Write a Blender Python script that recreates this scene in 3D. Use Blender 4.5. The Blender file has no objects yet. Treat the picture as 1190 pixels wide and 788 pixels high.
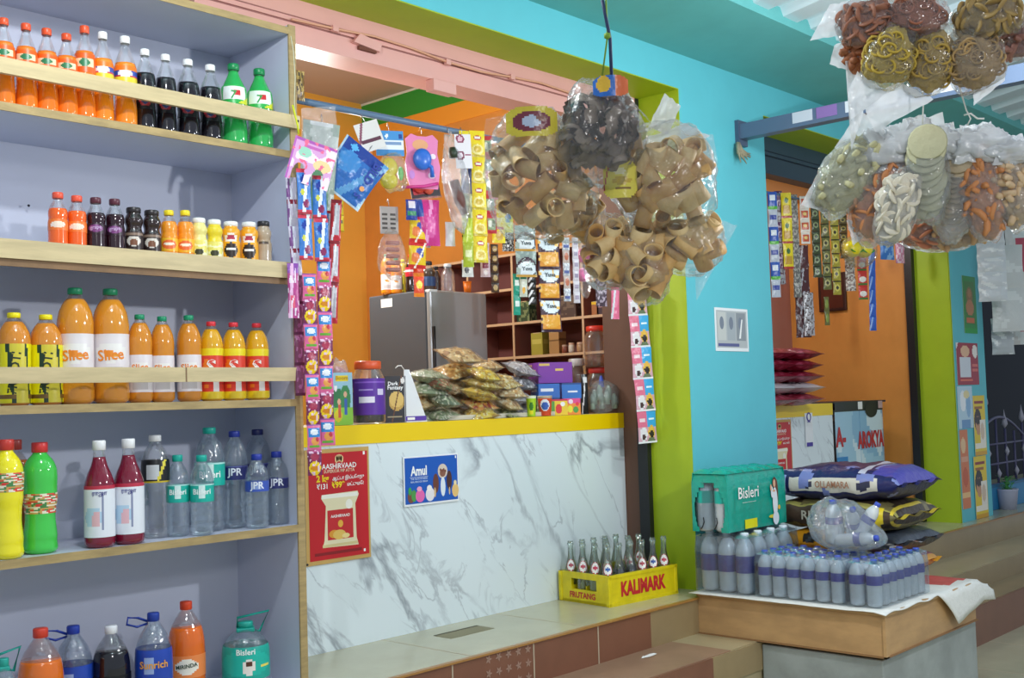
import bpy, math, random
from mathutils import Vector, Matrix, noise
random.seed(7)
COL = bpy.context.scene.collection
PI = math.pi
# ---------------------------------------------------------------- camera frame (metres, eye at the origin, X along the shop front, Y into the shops)
YAW, PITCH, ROLL, FPX, CXP, CYP = .82481639, .05501732, -.03053427, 1320.0, 595.0, 394.0
_f = Vector((math.sin(YAW)*math.cos(PITCH), math.cos(YAW)*math.cos(PITCH), math.sin(PITCH)))
_r0 = Vector((math.cos(YAW), -math.sin(YAW), 0)); _u0 = _r0.cross(_f)
_r = _r0*math.cos(ROLL)+_u0*math.sin(ROLL); _u = _u0*math.cos(ROLL)-_r0*math.sin(ROLL)
def P(px, py, X=None, Y=None, Z=None, D=None):
    d = _f+_r*((px-CXP)/FPX)-_u*((py-CYP)/FPX)
    t = X/d.x if X is not None else Y/d.y if Y is not None else Z/d.z if Z is not None else D/d.length
    return d*t
def depth(p): return p.dot(_f)
def mpp(p): return depth(p)/FPX          # metres per photo pixel at p
def srgb(c):
    if isinstance(c, str):
        c = c.lstrip('#'); c = tuple(int(c[i:i+2], 16)/255 for i in (0, 2, 4))
    return tuple((x/12.92 if x <= .04045 else ((x+.055)/1.055)**2.4) for x in c)
# ---------------------------------------------------------------- materials
MATS = {}
def newmat(name):
    m = bpy.data.materials.new(name); m.use_nodes = True; nt = m.node_tree; nt.nodes.clear()
    out = nt.nodes.new('ShaderNodeOutputMaterial'); MATS[name] = m
    return m, nt, out
def N(nt, t, **kw):
    n = nt.nodes.new(t)
    for k, v in kw.items():
        if k.startswith('_'): setattr(n, k[1:], v)
        else: n.inputs[k.replace('__', ' ')].default_value = v
    return n
def mat(name, col=None, rough=.5, metal=0, coat=0, noise_amt=0, nscale=8, bump=0, bscale=30, emit=0, spec=.5, stretch=None, col2=None, ior=1.5):
    if name in MATS: return MATS[name]
    m, nt, out = newmat(name)
    b = N(nt, 'ShaderNodeBsdfPrincipled', Roughness=rough, Metallic=metal, IOR=ior)
    b.inputs['Coat Weight'].default_value = coat; b.inputs['Specular IOR Level'].default_value = spec
    c = srgb(col); b.inputs['Base Color'].default_value = (*c, 1)
    if emit: b.inputs['Emission Color'].default_value = (*c, 1); b.inputs['Emission Strength'].default_value = emit
    if noise_amt or bump or col2:
        tc = N(nt, 'ShaderNodeTexCoord'); mp = N(nt, 'ShaderNodeMapping')
        nt.links.new(tc.outputs['Object'], mp.inputs['Vector'])
        if stretch: mp.inputs['Scale'].default_value = stretch
    if noise_amt or col2:
        nz = N(nt, 'ShaderNodeTexNoise', Scale=nscale, Detail=5.0, Roughness=.6); nt.links.new(mp.outputs[0], nz.inputs['Vector'])
        mx = N(nt, 'ShaderNodeMix', _data_type='RGBA')
        a2 = srgb(col2) if col2 else tuple(x*(1-noise_amt) for x in c)
        mx.inputs['A'].default_value = (*c, 1); mx.inputs['B'].default_value = (*a2, 1)
        rp = N(nt, 'ShaderNodeMapRange'); rp.inputs['From Min'].default_value = .38; rp.inputs['From Max'].default_value = .64
        nt.links.new(nz.outputs['Fac'], rp.inputs['Value']); nt.links.new(rp.outputs[0], mx.inputs['Factor'])
        nt.links.new(mx.outputs['Result'], b.inputs['Base Color'])
    if bump:
        nb = N(nt, 'ShaderNodeTexNoise', Scale=bscale, Detail=4.0); nt.links.new(mp.outputs[0], nb.inputs['Vector'])
        bp = N(nt, 'ShaderNodeBump', Strength=bump, Distance=.01); nt.links.new(nb.outputs['Fac'], bp.inputs['Height']); nt.links.new(bp.outputs[0], b.inputs['Normal'])
    nt.links.new(b.outputs[0], out.inputs['Surface'])
    return m
def printed(name='printed_film', rough=.3, bump=.25, bscale=60, metal=0.0):
    """print on foil or card: its colours are stored per face in the attribute Col"""
    if name in MATS: return MATS[name]
    m, nt, out = newmat(name)
    b = N(nt, 'ShaderNodeBsdfPrincipled', Roughness=rough, Metallic=metal)
    at = N(nt, 'ShaderNodeAttribute', _attribute_name='Col'); nt.links.new(at.outputs['Color'], b.inputs['Base Color'])
    if bump:
        tc = N(nt, 'ShaderNodeTexCoord'); nb = N(nt, 'ShaderNodeTexNoise', Scale=bscale, Detail=2.0); nt.links.new(tc.outputs['Object'], nb.inputs['Vector'])
        bp = N(nt, 'ShaderNodeBump', Strength=bump, Distance=.01); nt.links.new(nb.outputs['Fac'], bp.inputs['Height']); nt.links.new(bp.outputs[0], b.inputs['Normal'])
    nt.links.new(b.outputs[0], out.inputs['Surface'])
    return m
def film(name, tint='#ffffff', gloss=.35, rough=.12, haze=.06, bump=.5, bscale=40, facing=.35, hazecol='#ffffff', thru=.5):
    """thin clear plastic: see-through, a little milky, glossy where it turns away"""
    if name in MATS: return MATS[name]
    m, nt, out = newmat(name)
    tr = N(nt, 'ShaderNodeBsdfTransparent'); tr.inputs[0].default_value = (*srgb(tint), 1)
    gl = N(nt, 'ShaderNodeBsdfGlossy', Roughness=rough); gl.inputs['Color'].default_value = (1, 1, 1, 1)
    d1 = N(nt, 'ShaderNodeBsdfDiffuse'); d1.inputs['Color'].default_value = (*srgb(hazecol), 1)
    d2 = N(nt, 'ShaderNodeBsdfTranslucent'); d2.inputs['Color'].default_value = (*srgb(hazecol), 1)
    df = N(nt, 'ShaderNodeMixShader', Fac=thru); nt.links.new(d1.outputs[0], df.inputs[1]); nt.links.new(d2.outputs[0], df.inputs[2])
    lw = N(nt, 'ShaderNodeLayerWeight', Blend=facing)
    mu = N(nt, 'ShaderNodeMath', _operation='MULTIPLY'); mu.inputs[1].default_value = gloss; nt.links.new(lw.outputs['Fresnel'], mu.inputs[0])
    ad = N(nt, 'ShaderNodeMath', _operation='ADD'); ad.inputs[1].default_value = .03; nt.links.new(mu.outputs[0], ad.inputs[0])
    m1 = N(nt, 'ShaderNodeMixShader', Fac=haze); nt.links.new(tr.outputs[0], m1.inputs[1]); nt.links.new(df.outputs[0], m1.inputs[2])
    m2 = N(nt, 'ShaderNodeMixShader'); nt.links.new(ad.outputs[0], m2.inputs[0]); nt.links.new(m1.outputs[0], m2.inputs[1]); nt.links.new(gl.outputs[0], m2.inputs[2])
    if bump:
        tc = N(nt, 'ShaderNodeTexCoord'); nb = N(nt, 'ShaderNodeTexNoise', Scale=bscale, Detail=3.0); nt.links.new(tc.outputs['Object'], nb.inputs['Vector'])
        bp = N(nt, 'ShaderNodeBump', Strength=bump, Distance=.01); nt.links.new(nb.outputs['Fac'], bp.inputs['Height'])
        nt.links.new(bp.outputs[0], gl.inputs['Normal']); nt.links.new(bp.outputs[0], lw.inputs['Normal'])
    nt.links.new(m2.outputs[0], out.inputs['Surface'])
    return m
# ---------------------------------------------------------------- mesh builder
class MB:
    def __init__(s): s.v = []; s.f = []; s.m = []; s.c = []; s.sm = []; s.mats = []
    def mi(s, m):
        if m not in s.mats: s.mats.append(m)
        return s.mats.index(m)
    def add(s, verts, faces, m, cols=None, smooth=False, M=None):
        o = len(s.v)
        for p in verts:
            p = Vector(p); s.v.append(tuple(M @ p) if M is not None else tuple(p))
        k = s.mi(m)
        for i, f in enumerate(faces):
            s.f.append(tuple(o+j for j in f)); s.m.append(k); s.sm.append(smooth)
            s.c.append(cols[i] if isinstance(cols, list) else (cols if cols else (1, 1, 1)))
        return s
    def box(s, a, b, m, M=None, bev=0, cols=None):
        x0, y0, z0 = a; x1, y1, z1 = b
        if bev <= 0:
            v = [(x0,y0,z0),(x1,y0,z0),(x1,y1,z0),(x0,y1,z0),(x0,y0,z1),(x1,y0,z1),(x1,y1,z1),(x0,y1,z1)]
            return s.add(v, [(0,3,2,1),(4,5,6,7),(0,1,5,4),(1,2,6,5),(2,3,7,6),(3,0,4,7)], m, cols, M=M)
        import bmesh
        bm = bmesh.new(); bmesh.ops.create_cube(bm, size=1)
        for q in bm.verts: q.co = Vector(((x0+x1)/2+q.co.x*(x1-x0), (y0+y1)/2+q.co.y*(y1-y0), (z0+z1)/2+q.co.z*(z1-z0)))
        bmesh.ops.bevel(bm, geom=bm.edges[:], offset=bev, segments=2, affect='EDGES', profile=.5)
        bm.verts.index_update()
        s.add([q.co for q in bm.verts], [[q.index for q in f.verts] for f in bm.faces], m, cols, M=M, smooth=False); bm.free(); return s
    def lathe(s, prof, m, seg=20, M=None, cols=None, smooth=True, sx=1, sy=1):
        v = []; f = []; n = len(prof)
        for (r, z) in prof:
            for k in range(seg):
                a = 2*PI*k/seg; v.append((r*math.cos(a)*sx, r*math.sin(a)*sy, z))
        for i in range(n-1):
            for k in range(seg):
                k2 = (k+1) % seg; f.append((i*seg+k, i*seg+k2, (i+1)*seg+k2, (i+1)*seg+k))
        return s.add(v, f, m, cols, smooth, M)
    def tube(s, pts, r, m, seg=8, M=None, cols=None, closed=True):
        pts = [Vector(p) for p in pts]; v = []; f = []; n = len(pts)
        up = Vector((0, 0, 1)) if abs((pts[-1]-pts[0]).normalized().z) < .95 else Vector((1, 0, 0))
        for i, p in enumerate(pts):
            d = (pts[min(i+1, n-1)]-pts[max(i-1, 0)]).normalized(); a = d.cross(up).normalized(); b = d.cross(a)
            rr = r[i] if isinstance(r, (list, tuple)) else r
            for k in range(seg):
                t = 2*PI*k/seg; v.append(p+a*(rr*math.cos(t))+b*(rr*math.sin(t)))
        for i in range(n-1):
            for k in range(seg):
                k2 = (k+1) % seg; f.append((i*seg+k, (i+1)*seg+k, (i+1)*seg+k2, i*seg+k2))
        if closed: f.append(tuple(range(seg))); f.append(tuple((n-1)*seg+k for k in reversed(range(seg))))
        return s.add(v, f, m, cols, True, M)
    def grid(s, fn, nu, nv, m, col=None, smooth=True, M=None, flip=False, keep=None):
        v = []; f = []; c = []
        for j in range(nv+1):
            for i in range(nu+1): v.append(fn(i/nu, j/nv))
        for j in range(nv):
            for i in range(nu):
                if keep and not keep((i+.5)/nu, (j+.5)/nv): continue
                a = j*(nu+1)+i; q = (a, a+nu+1, a+nu+2, a+1); f.append(q[::-1] if flip else q)
                c.append(col((i+.5)/nu, (j+.5)/nv) if col else (1, 1, 1))
        return s.add(v, f, m, c, smooth, M)
    def prism(s, pts, y0, y1, m, M=None, cols=None):
        """outline in the xz plane given thickness from y0 (front) to y1"""
        n = len(pts); v = [(x, y0, z) for x, z in pts]+[(x, y1, z) for x, z in pts]
        f = [tuple(range(n)), tuple(reversed(range(n, 2*n)))]+[(i, i+n, (i+1) % n+n, (i+1) % n) for i in range(n)]
        return s.add(v, f, m, cols, M=M)
    def mesh(s, name):
        me = bpy.data.meshes.new(name); me.from_pydata(s.v, [], s.f)
        for m in s.mats: me.materials.append(m)
        me.polygons.foreach_set('material_index', s.m); me.polygons.foreach_set('use_smooth', s.sm)
        if any(m.name.startswith('printed') for m in s.mats):
            ca = me.color_attributes.new('Col', 'FLOAT_COLOR', 'CORNER'); buf = []
            for p, c in zip(me.polygons, s.c): buf += [c[0], c[1], c[2], 1.0]*p.loop_total
            ca.data.foreach_set('color', buf)
        me.update(); return me
    def build(s, name, parent=None, loc=None, rot=None, fixn=False):
        me = s.mesh(name)
        if fixn:
            import bmesh
            bm = bmesh.new(); bm.from_mesh(me); bmesh.ops.recalc_face_normals(bm, faces=bm.faces[:]); bm.to_mesh(me); bm.free()
        o = bpy.data.objects.new(name, me); COL.objects.link(o)
        if parent is not None: o.parent = parent
        if loc is not None: o.location = loc
        if rot is not None: o.rotation_euler = rot
        return o
def tag(o, label=None, cat=None, group=None, kind=None):
    if label: o['label'] = label
    if cat: o['category'] = cat
    if group: o['group'] = group
    if kind: o['kind'] = kind
    return o
def thing(name, label, cat, loc=(0, 0, 0), rz=0, group=None, rot=None):
    o = bpy.data.objects.new(name, None); COL.objects.link(o); o.empty_display_size = .05
    o.location = loc; o.rotation_euler = rot if rot else (0, 0, rz)
    return tag(o, label, cat, group)
def kids(o): return [c for c in COL.objects if c.parent == o]
CH = {}
def copy_tree(o, parent=None):
    c = o.copy(); COL.objects.link(c)
    if parent is not None: c.parent = parent
    for ch in list(o.children): copy_tree(ch, c)
    return c
def struct(o): o['kind'] = 'structure'; return o
def face_cam(p): return math.atan2(p.y, p.x)-PI/2    # rz that turns a thing's local -Y towards the eye
# ---------------------------------------------------------------- lettering
_TX = {}
def text_geo(s, bold=0.0):
    k = (s, bold)
    if k in _TX: return _TX[k]
    cu = bpy.data.curves.new('t', 'FONT'); cu.body = s; cu.size = 1; cu.resolution_u = 2; cu.align_x = 'CENTER'; cu.offset = bold
    ob = bpy.data.objects.new('t', cu); COL.objects.link(ob)
    dg = bpy.context.evaluated_depsgraph_get(); me = bpy.data.meshes.new_from_object(ob.evaluated_get(dg))
    vs = [(v.co.x, v.co.y) for v in me.vertices]; fs = [tuple(p.vertices) for p in me.polygons]
    bpy.data.objects.remove(ob); bpy.data.curves.remove(cu); bpy.data.meshes.remove(me)
    if vs:
        x0 = min(v[0] for v in vs); x1 = max(v[0] for v in vs); y0 = min(v[1] for v in vs); y1 = max(v[1] for v in vs)
        vs = [((x-(x0+x1)/2), (y-(y0+y1)/2)) for x, y in vs]; _TX[k] = (vs, fs, x1-x0, y1-y0)
    else: _TX[k] = ([], [], 1, 1)
    return _TX[k]
def put_text(mb, s, cx, cz, w, m, fn=None, h=None, bold=0.02, ang=0, col=None, y=0):
    """lettering of width w centred on (cx,cz); fn maps (x,z) to 3-D (default: the plane y)"""
    vs, fs, tw, th = text_geo(s, bold); k = w/tw; kh = h/th if h else k; ca, sa = math.cos(ang), math.sin(ang); out = []
    for x, z in vs:
        x *= k; z *= kh; X = cx+x*ca-z*sa; Z = cz+x*sa+z*ca
        out.append(fn(X, Z) if fn else (X, y, Z))
    mb.add(out, fs, m, col); return mb
# ---------------------------------------------------------------- printed patterns: (u,v) with v downwards
def pat(base, *shapes):
    base = srgb(base); S = []
    for sh in shapes: S.append((sh[0],)+tuple(sh[1:-1])+(srgb(sh[-1]),))
    def fn(u, v):
        c = base
        for sh in S:
            k = sh[0]
            if k == 'r' and sh[1] <= u <= sh[3] and sh[2] <= v <= sh[4]: c = sh[5]
            elif k == 'e' and ((u-sh[1])/sh[3])**2+((v-sh[2])/sh[4])**2 <= 1: c = sh[5]
            elif k == 'd' and sh[1] <= u+v*sh[3] <= sh[2]: c = sh[4]        # slanted band
            elif k == 'n' and noise.noise(Vector((u*sh[1], v*sh[1], sh[2]))) > sh[3]: c = sh[4]
        return c
    return fn
PRN = printed(); CARD = printed('printed_card', rough=.45, bump=0); PLAB = printed('printed_label', rough=.35, bump=0)
def pouch(mb, w, h, t, pattern, nu=10, nv=14, m=None, wr=.0, seed=0, crimp=.06, M=None, back=None):
    """sealed flat packet hanging in the xz plane, top edge at z=0, bulging in y"""
    m = m or PRN
    def g(sgn):
        def fn(u, v):
            e = min(1, (v/crimp if crimp else 1), ((1-v)/crimp if crimp else 1))
            b = (1-(2*u-1)**4)*min(1, math.sin(PI*min(max((v-crimp*.5)/(1-crimp), 0), 1))**.6)*max(0, min(1, e))
            x = (u-.5)*w*(1-.05*math.sin(PI*v)); z = -v*h
            nz = wr*noise.noise(Vector((x*40+seed, z*40, sgn*3+seed)))
            return (x, sgn*(t/2*b+.0006)+nz*b, z)
        return fn
    mb.grid(g(-1), nu, nv, m, pattern, M=M); mb.grid(g(1), nu, nv, m, back or pattern, M=M, flip=True); return mb
def card(mb, w, h, pattern, t=.002, nu=24, nv=24, M=None, z0=0, m=None, y=0):
    m = m or CARD
    mb.grid(lambda u, v: ((u-.5)*w, y, z0-v*h), nu, nv, m, pattern, M=M, smooth=False)
    mb.box((-w/2, y+.0002, z0-h), (w/2, y+t, z0), mat('card_back', '#d8d8d2', .6), M=M); return mb
# ================================================================ the setting
L = -.847; T2 = -.996; T3 = -1.11; G = -1.31           # levels: plinth, two steps, ground
YL, Y2, Y3 = 2.745, 2.455, 2.27
YW, YJ, YC = 2.83, 3.05, 3.2                            # wall face, back of the reveal, counter face
XA, XB, XCc, XD = 4.206, 4.94, 7.164, 7.70; XI = 4.86
M_cyan = mat('cyan_wall_paint', '#60c2ce', .55, noise_amt=.06, nscale=3, bump=.05, bscale=25)
M_lime = mat('lime_wall_paint', '#a6bf1c', .5, noise_amt=.08, nscale=4, bump=.05, bscale=25)
M_olive = M_lime
M_teal = mat('teal_soffit_paint', '#5fb0ae', .6, noise_amt=.06)
M_pink = mat('pink_enamel_paint', '#e0a8a0', .4, noise_amt=.05, nscale=6)
M_orange = mat('orange_wall_paint', '#f6b84e', .55, noise_amt=.06, nscale=3)
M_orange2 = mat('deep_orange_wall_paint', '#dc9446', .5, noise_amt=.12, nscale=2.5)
M_green = mat('green_band_paint', '#2f9a3a', .5)
M_ceil = mat('shaded_white_ceiling_paint', '#b3a49c', .7)  # white ceiling, its shade mixed into the colour as grey
M_white = mat('white_paint', '#e8e8e4', .5)
M_dark = mat('black_channel_metal', '#17181c', .4)
M_tile = mat('beige_glossy_tile', '#bdb99c', .22, noise_amt=.08, nscale=5)
M_tile2 = mat('sand_riser_tile', '#9a8662', .3, noise_amt=.1, nscale=6)
M_brown = mat('brown_riser_tile', '#825641', .35, noise_amt=.12, nscale=7)
M_brown2 = mat('brown_tread_tile', '#a08068', .35, noise_amt=.12, nscale=7)
M_conc = mat('grey_concrete', '#a3aaa8', .35, noise_amt=.25, nscale=5, bump=.1)
M_grout = mat('pale_grout', '#b9a990', .8)
def sbox(name, a, b, m, bev=0): return struct(MB().box(a, b, m, bev=bev).build(name))
# ground, steps, plinth
mbt = MB().box((-2, -2.5, G-.05), (11, 5.5, G), M_tile); struct(mbt.build('floor'))
o = MB()
o.box((.4, YL, G), (14, 6.2, L), M_tile)
o.box((.4, YL-.012, T2), (3.722, YL, L-.006), M_brown)
o.box((3.722, YL-.012, T2), (9.5, YL, L-.006), M_tile2)
o.box((.4, YL-.02, L-.007), (9.5, YL, L), mat('plinth_nosing_tile', '#a8793f', .35))
for x in (2.62, 3.02, 3.385): o.box((x-.003, YL-.0135, T2), (x+.003, YL-.011, L-.006), M_grout)
struct(o.build('trim_1'))
o = MB()     # patterned tile: leaf motif of pale shapes
for i in range(5):
    for j in range(3):
        x = 2.79+i*.05; z = T2+.03+j*.048
        for a in (0, 1.2, 2.4, 3.9, 5.1):
            ex, ez = x+.017*math.cos(a+i), z+.017*math.sin(a+i)
            o.add([(x, YL-.0135, z), (x+.008*math.cos(a+i+.5), YL-.0135, z+.008*math.sin(a+i+.5)), (ex, YL-.0135, ez), (x+.008*math.cos(a+i-.5), YL-.0135, z+.008*math.sin(a+i-.5))], [(0, 1, 2, 3)], mat('pale_tile_motif', '#a58776', .4))
struct(o.build('trim_2'))
o = MB()
o.box((.4, Y2, G), (3.86, YL-.012, T2), M_brown2); o.box((3.86, Y2, G), (14, YL-.012, T2), mat('tan_tread_tile', '#b3a582', .28, noise_amt=.1, nscale=6))
o.box((.4, Y2-.01, G), (3.72, Y2, T2-.004), M_brown); o.box((3.72, Y2-.01, T3), (9.5, Y2, T2-.004), M_tile2)
for x in (2.9, 3.3): o.box((x-.003, Y2-.012, T3), (x+.003, Y2-.009, T2), M_grout)
struct(o.build('trim_3'))
o = MB(); o.box((4.6, Y3, G), (9.5, Y2-.01, T3), M_tile2); o.box((4.6, Y3-.01, G), (9.5, Y3, T3-.004), M_brown); struct(o.build('trim_4'))
# floor joints
o = MB()
for x in (4.8, 5.4, 6.0, 6.6, 7.2): o.box((x-.002, -2, G), (x+.002, Y3-.01, G+.0008), M_grout)
for y in (.4, 1.0, 1.6): o.box((3, y-.002, G), (9, y+.002, G+.0008), M_grout)
struct(o.build('trim_5'))
o = MB()
for x in (2.72, 3.32, 3.92, 4.52): o.box((x-.0015, YL-.0, L), (x+.0015, YC, L+.0006), M_grout)
struct(o.build('trim_6'))
# pillar between the shops: lime reveal, cyan face
ZT = 1.375; ZC = 1.535      # top of the openings, soffit of the canopy slab
o = MB(); o.box((XA+.004, YW, L), (XB, YC+.1, ZT), M_cyan); struct(o.build('wall_centre'))
o = MB(); o.box((XA, YW+.001, L), (XA+.004, YJ+.055, ZT), M_lime); o.box((XA-.001, YJ+.055, L), (XA+.004, YC+.102, ZT), mat('brown_inner_jamb', '#6a4a3a', .6)); o.box((XA, YC+.1, L), (XI, YC+.103, ZT), M_orange2); struct(o.build('trim_7'))
o = MB(); o.box((XCc, YW, L), (XD, 4.4, ZT), M_cyan); struct(o.build('wall_right'))
o = MB(); o.box((XCc-.004, YW-.002, L), (XCc, YJ+.05, ZT), M_lime); o.box((XCc-.004, YW-.004, L), (XCc+.006, YW, ZT), M_lime); struct(o.build('trim_8'))
# beam over the openings, cyan face and lime soffit
o = MB(); o.box((-.5, YW, ZT), (14, 3.3, 2.2), M_cyan); struct(o.build('wall_front'))
o = MB(); o.box((-.5, YW+.001, ZT-.004), (XA, YJ, ZT), M_lime); o.box((XB, YW+.001, ZT-.004), (XCc, YJ, ZT), M_lime); struct(o.build('trim_9'))
# dark jamb channels
o = MB(); o.box((XA-.03, YJ, L), (XA, YJ+.055, ZT), M_dark); struct(o.build('trim_10'))
o = MB(); o.box((XCc-.05, YJ, L), (XCc-.004, YJ+.05, ZT), M_dark); struct(o.build('trim_11'))
# canopy slab and its soffit
o = MB(); o.box((-.5, 2.39, ZC+.06), (14, YW, ZC+.22), M_teal)
o.prism([(0, 0)]*3, 0, 0, M_teal) if False else None
o.add([(-.5, YW, ZC), (14, YW, ZC), (14, 2.39, ZC+.06), (-.5, 2.39, ZC+.06)], [(0, 1, 2, 3)], M_teal)
struct(o.build('ceiling_porch'))
# corrugated sheet roof over the porch
M_sheet = mat('white_painted_sheet', '#ccdfe6', .3, metal=.2)
def corr():
    mb = MB(); pr = []; x = -1.5; pitch = .245
    while x < 9.5:
        pr += [(x, 0), (x+.12, 0), (x+.145, .035), (x+.22, .035)]; x += pitch
    v = []; f = []
    for (x, z) in pr: v += [(x, 2.42, ZC+.09+z), (x, .2, ZC+.42+z)]
    for i in range(len(pr)-1): f.append((2*i, 2*i+2, 2*i+3, 2*i+1))
    mb.add(v, f, M_sheet); return mb
struct(corr().build('ceiling_sheet'))
M_purlin = mat('grey_purlin_steel', '#6f7780', .45)
o = MB(); o.box((-1.5, 1.02, ZC+.17), (9.5, 1.07, ZC+.25), M_purlin); struct(o.build('trim_12'))
# ---- first shop room (wider than its opening)
RB = 5.79; ZR = P(500, 97, X=XI).z
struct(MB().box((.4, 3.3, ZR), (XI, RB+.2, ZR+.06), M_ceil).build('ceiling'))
struct(MB().box((.4, RB, L), (XI, RB+.1, ZR), M_orange).build('wall_back'))
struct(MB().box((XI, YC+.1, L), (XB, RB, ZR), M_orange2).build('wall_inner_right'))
o = MB(); o.box((XI-.006, 3.3, ZR-.17), (XI, RB, ZR), M_green); o.box((XI-.005, 3.3, ZR-.29), (XI, RB, ZR-.17), mat('light_orange_band_paint', '#f2a238', .5))
o.box((XI-.012, 3.3, ZR-.014), (XI-.006, RB, ZR-.001), M_white); struct(o.build('trim_13'))
struct(MB().box((.3, 3.3, L), (.4, RB, ZR), M_orange).build('wall_left'))
# ---- second shop room
struct(MB().box((XB, 3.95, L), (XCc, 4.05, ZT+.2), mat('rose_brown_panel', '#a8746a', .6)).build('wall_back_second_shop'))
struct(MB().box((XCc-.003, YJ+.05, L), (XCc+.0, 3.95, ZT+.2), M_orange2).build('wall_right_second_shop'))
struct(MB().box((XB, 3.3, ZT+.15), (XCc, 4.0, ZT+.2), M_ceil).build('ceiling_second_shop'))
struct(MB().box((XB, 3.14, ZT-.28), (XCc-.05, 3.2, ZT-.1), mat('light_orange_lintel_paint', '#f09448', .5)).build('trim_15'))
# pink rolling shutter frame over the first counter
def shutter(name, label, x0, x1, m, groove, zb):
    t = thing(name, label, 'shutter', (x0, YJ, zb))
    W = x1-x0; H = ZT-zb-.004
    o = MB(); o.box((0, .02, 0), (W, .14, H), m); o.box((0, 0, H*.62), (W, .02, H), m); o.box((0, .004, H*.5), (W, .02, H*.6), m); o.box((0, .008, 0), (W, .02, H*.46), m)
    o.build('housing', t)
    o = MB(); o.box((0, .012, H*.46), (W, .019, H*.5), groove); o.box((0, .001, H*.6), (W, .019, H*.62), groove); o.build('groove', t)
    return t, W, H
zb = P(500, 90, Y=YJ).z
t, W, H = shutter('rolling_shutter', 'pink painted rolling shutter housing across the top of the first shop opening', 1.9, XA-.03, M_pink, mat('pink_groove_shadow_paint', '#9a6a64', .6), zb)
bx = P(530, 115, Y=YJ)
o = MB(); o.box((P(503, 95, Y=YJ).x-1.9, -.005, -.045), (P(530, 115, Y=YJ).x-1.9, .04, .0), M_pink, bev=.003); o.build('bottom_lock_box', t)
o = MB(); pts = [(P(338, 27, Y=YJ).x-1.9, -.006, H*.5)]
for k in range(9): pts.append((pts[0][0]+(k+1)*.18, -.008, H*.55+.012*math.sin(k*1.3)))
o.tube(pts, .004, mat('pink_painted_cable', '#d9a184', .5), 6)
for k in (1, 4, 6): o.box((pts[k][0]-.012, -.014, pts[k][2]-.01), (pts[k][0]+.012, 0, pts[k][2]+.01), M_pink)
o.build('painted_cable', t)
o = MB(); c = .62; zc = H*.36
o.prism([(c, zc), (c+.12, zc-.012), (c+.13, zc+.02), (c+.03, zc+.035)], -.012, .01, M_pink); o.box((c+.03, -.004, zc-.018), (c+.11, .008, zc-.006), mat('torn_rust', '#6e4030', .8)); o.build('dented_bracket', t)
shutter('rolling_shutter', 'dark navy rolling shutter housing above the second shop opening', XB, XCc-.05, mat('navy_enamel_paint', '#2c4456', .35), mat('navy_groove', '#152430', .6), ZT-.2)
# stainless/blue hanging rod across the first opening
zr = 1.045; YR = 3.1
o = MB(); o.tube([(2.115, YR, zr-.003), (4.17, YR, zr+.02)], .012, mat('blue_grey_painted_steel', '#5c7896', .35), 10)
tag(o.build('hanging_rod'), 'blue-grey steel rod hung with packets across the first shop opening', 'rod')
# beam that sticks out over the porch with stickers on it
t = thing('steel_beam', 'grey steel beam patched with white and purple stickers, jutting from the turquoise pillar', 'beam', (4.68, YW, 1.215))
o = MB(); o.box((-.0, -1.95, 0), (.06, 0, .07), mat('slate_blue_beam_paint', '#5a6b85', .4)); o.build('bar', t)
o = MB(); o.box((-.01, -.02, -.03), (.07, 0, .09), mat('slate_plate', '#4a5a72', .4)); o.build('wall_plate', t)
for k, (y, c) in enumerate(((-.3, '#c9ccd6'), (-.42, '#8a6aa8'), (-.56, '#d3d6de'), (-.7, '#b8bcc8'), (-.95, '#c0c4ce'))):
    MB().box((-.002, y-.1, .018), (0, y, .068), mat('sticker_%d' % k, c, .5)).build('sticker', t)
o = MB(); o.box((-1.2, 1.42, 0), (1.5, 1.48, .07), mat('slate_blue_beam_paint', '#5a6b85', .4))
o = MB()
for k in range(14):
    a = random.random()*6.28; pts = [(0, 0, 0), (.02*math.cos(a), -.01, -.03-.03*random.random()), (.05*math.cos(a)+.03, -.02, -.04-.06*random.random())]
    o.tube(pts, [.012, .008, .002], mat('old_jute', '#9a9178', .9), 5)
ob = o.build('hanging_jute_tuft', None, (4.66, YW-.02, 1.19)); tag(ob, 'dusty dried tuft tied under the steel beam on the turquoise pillar', 'tuft')
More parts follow.
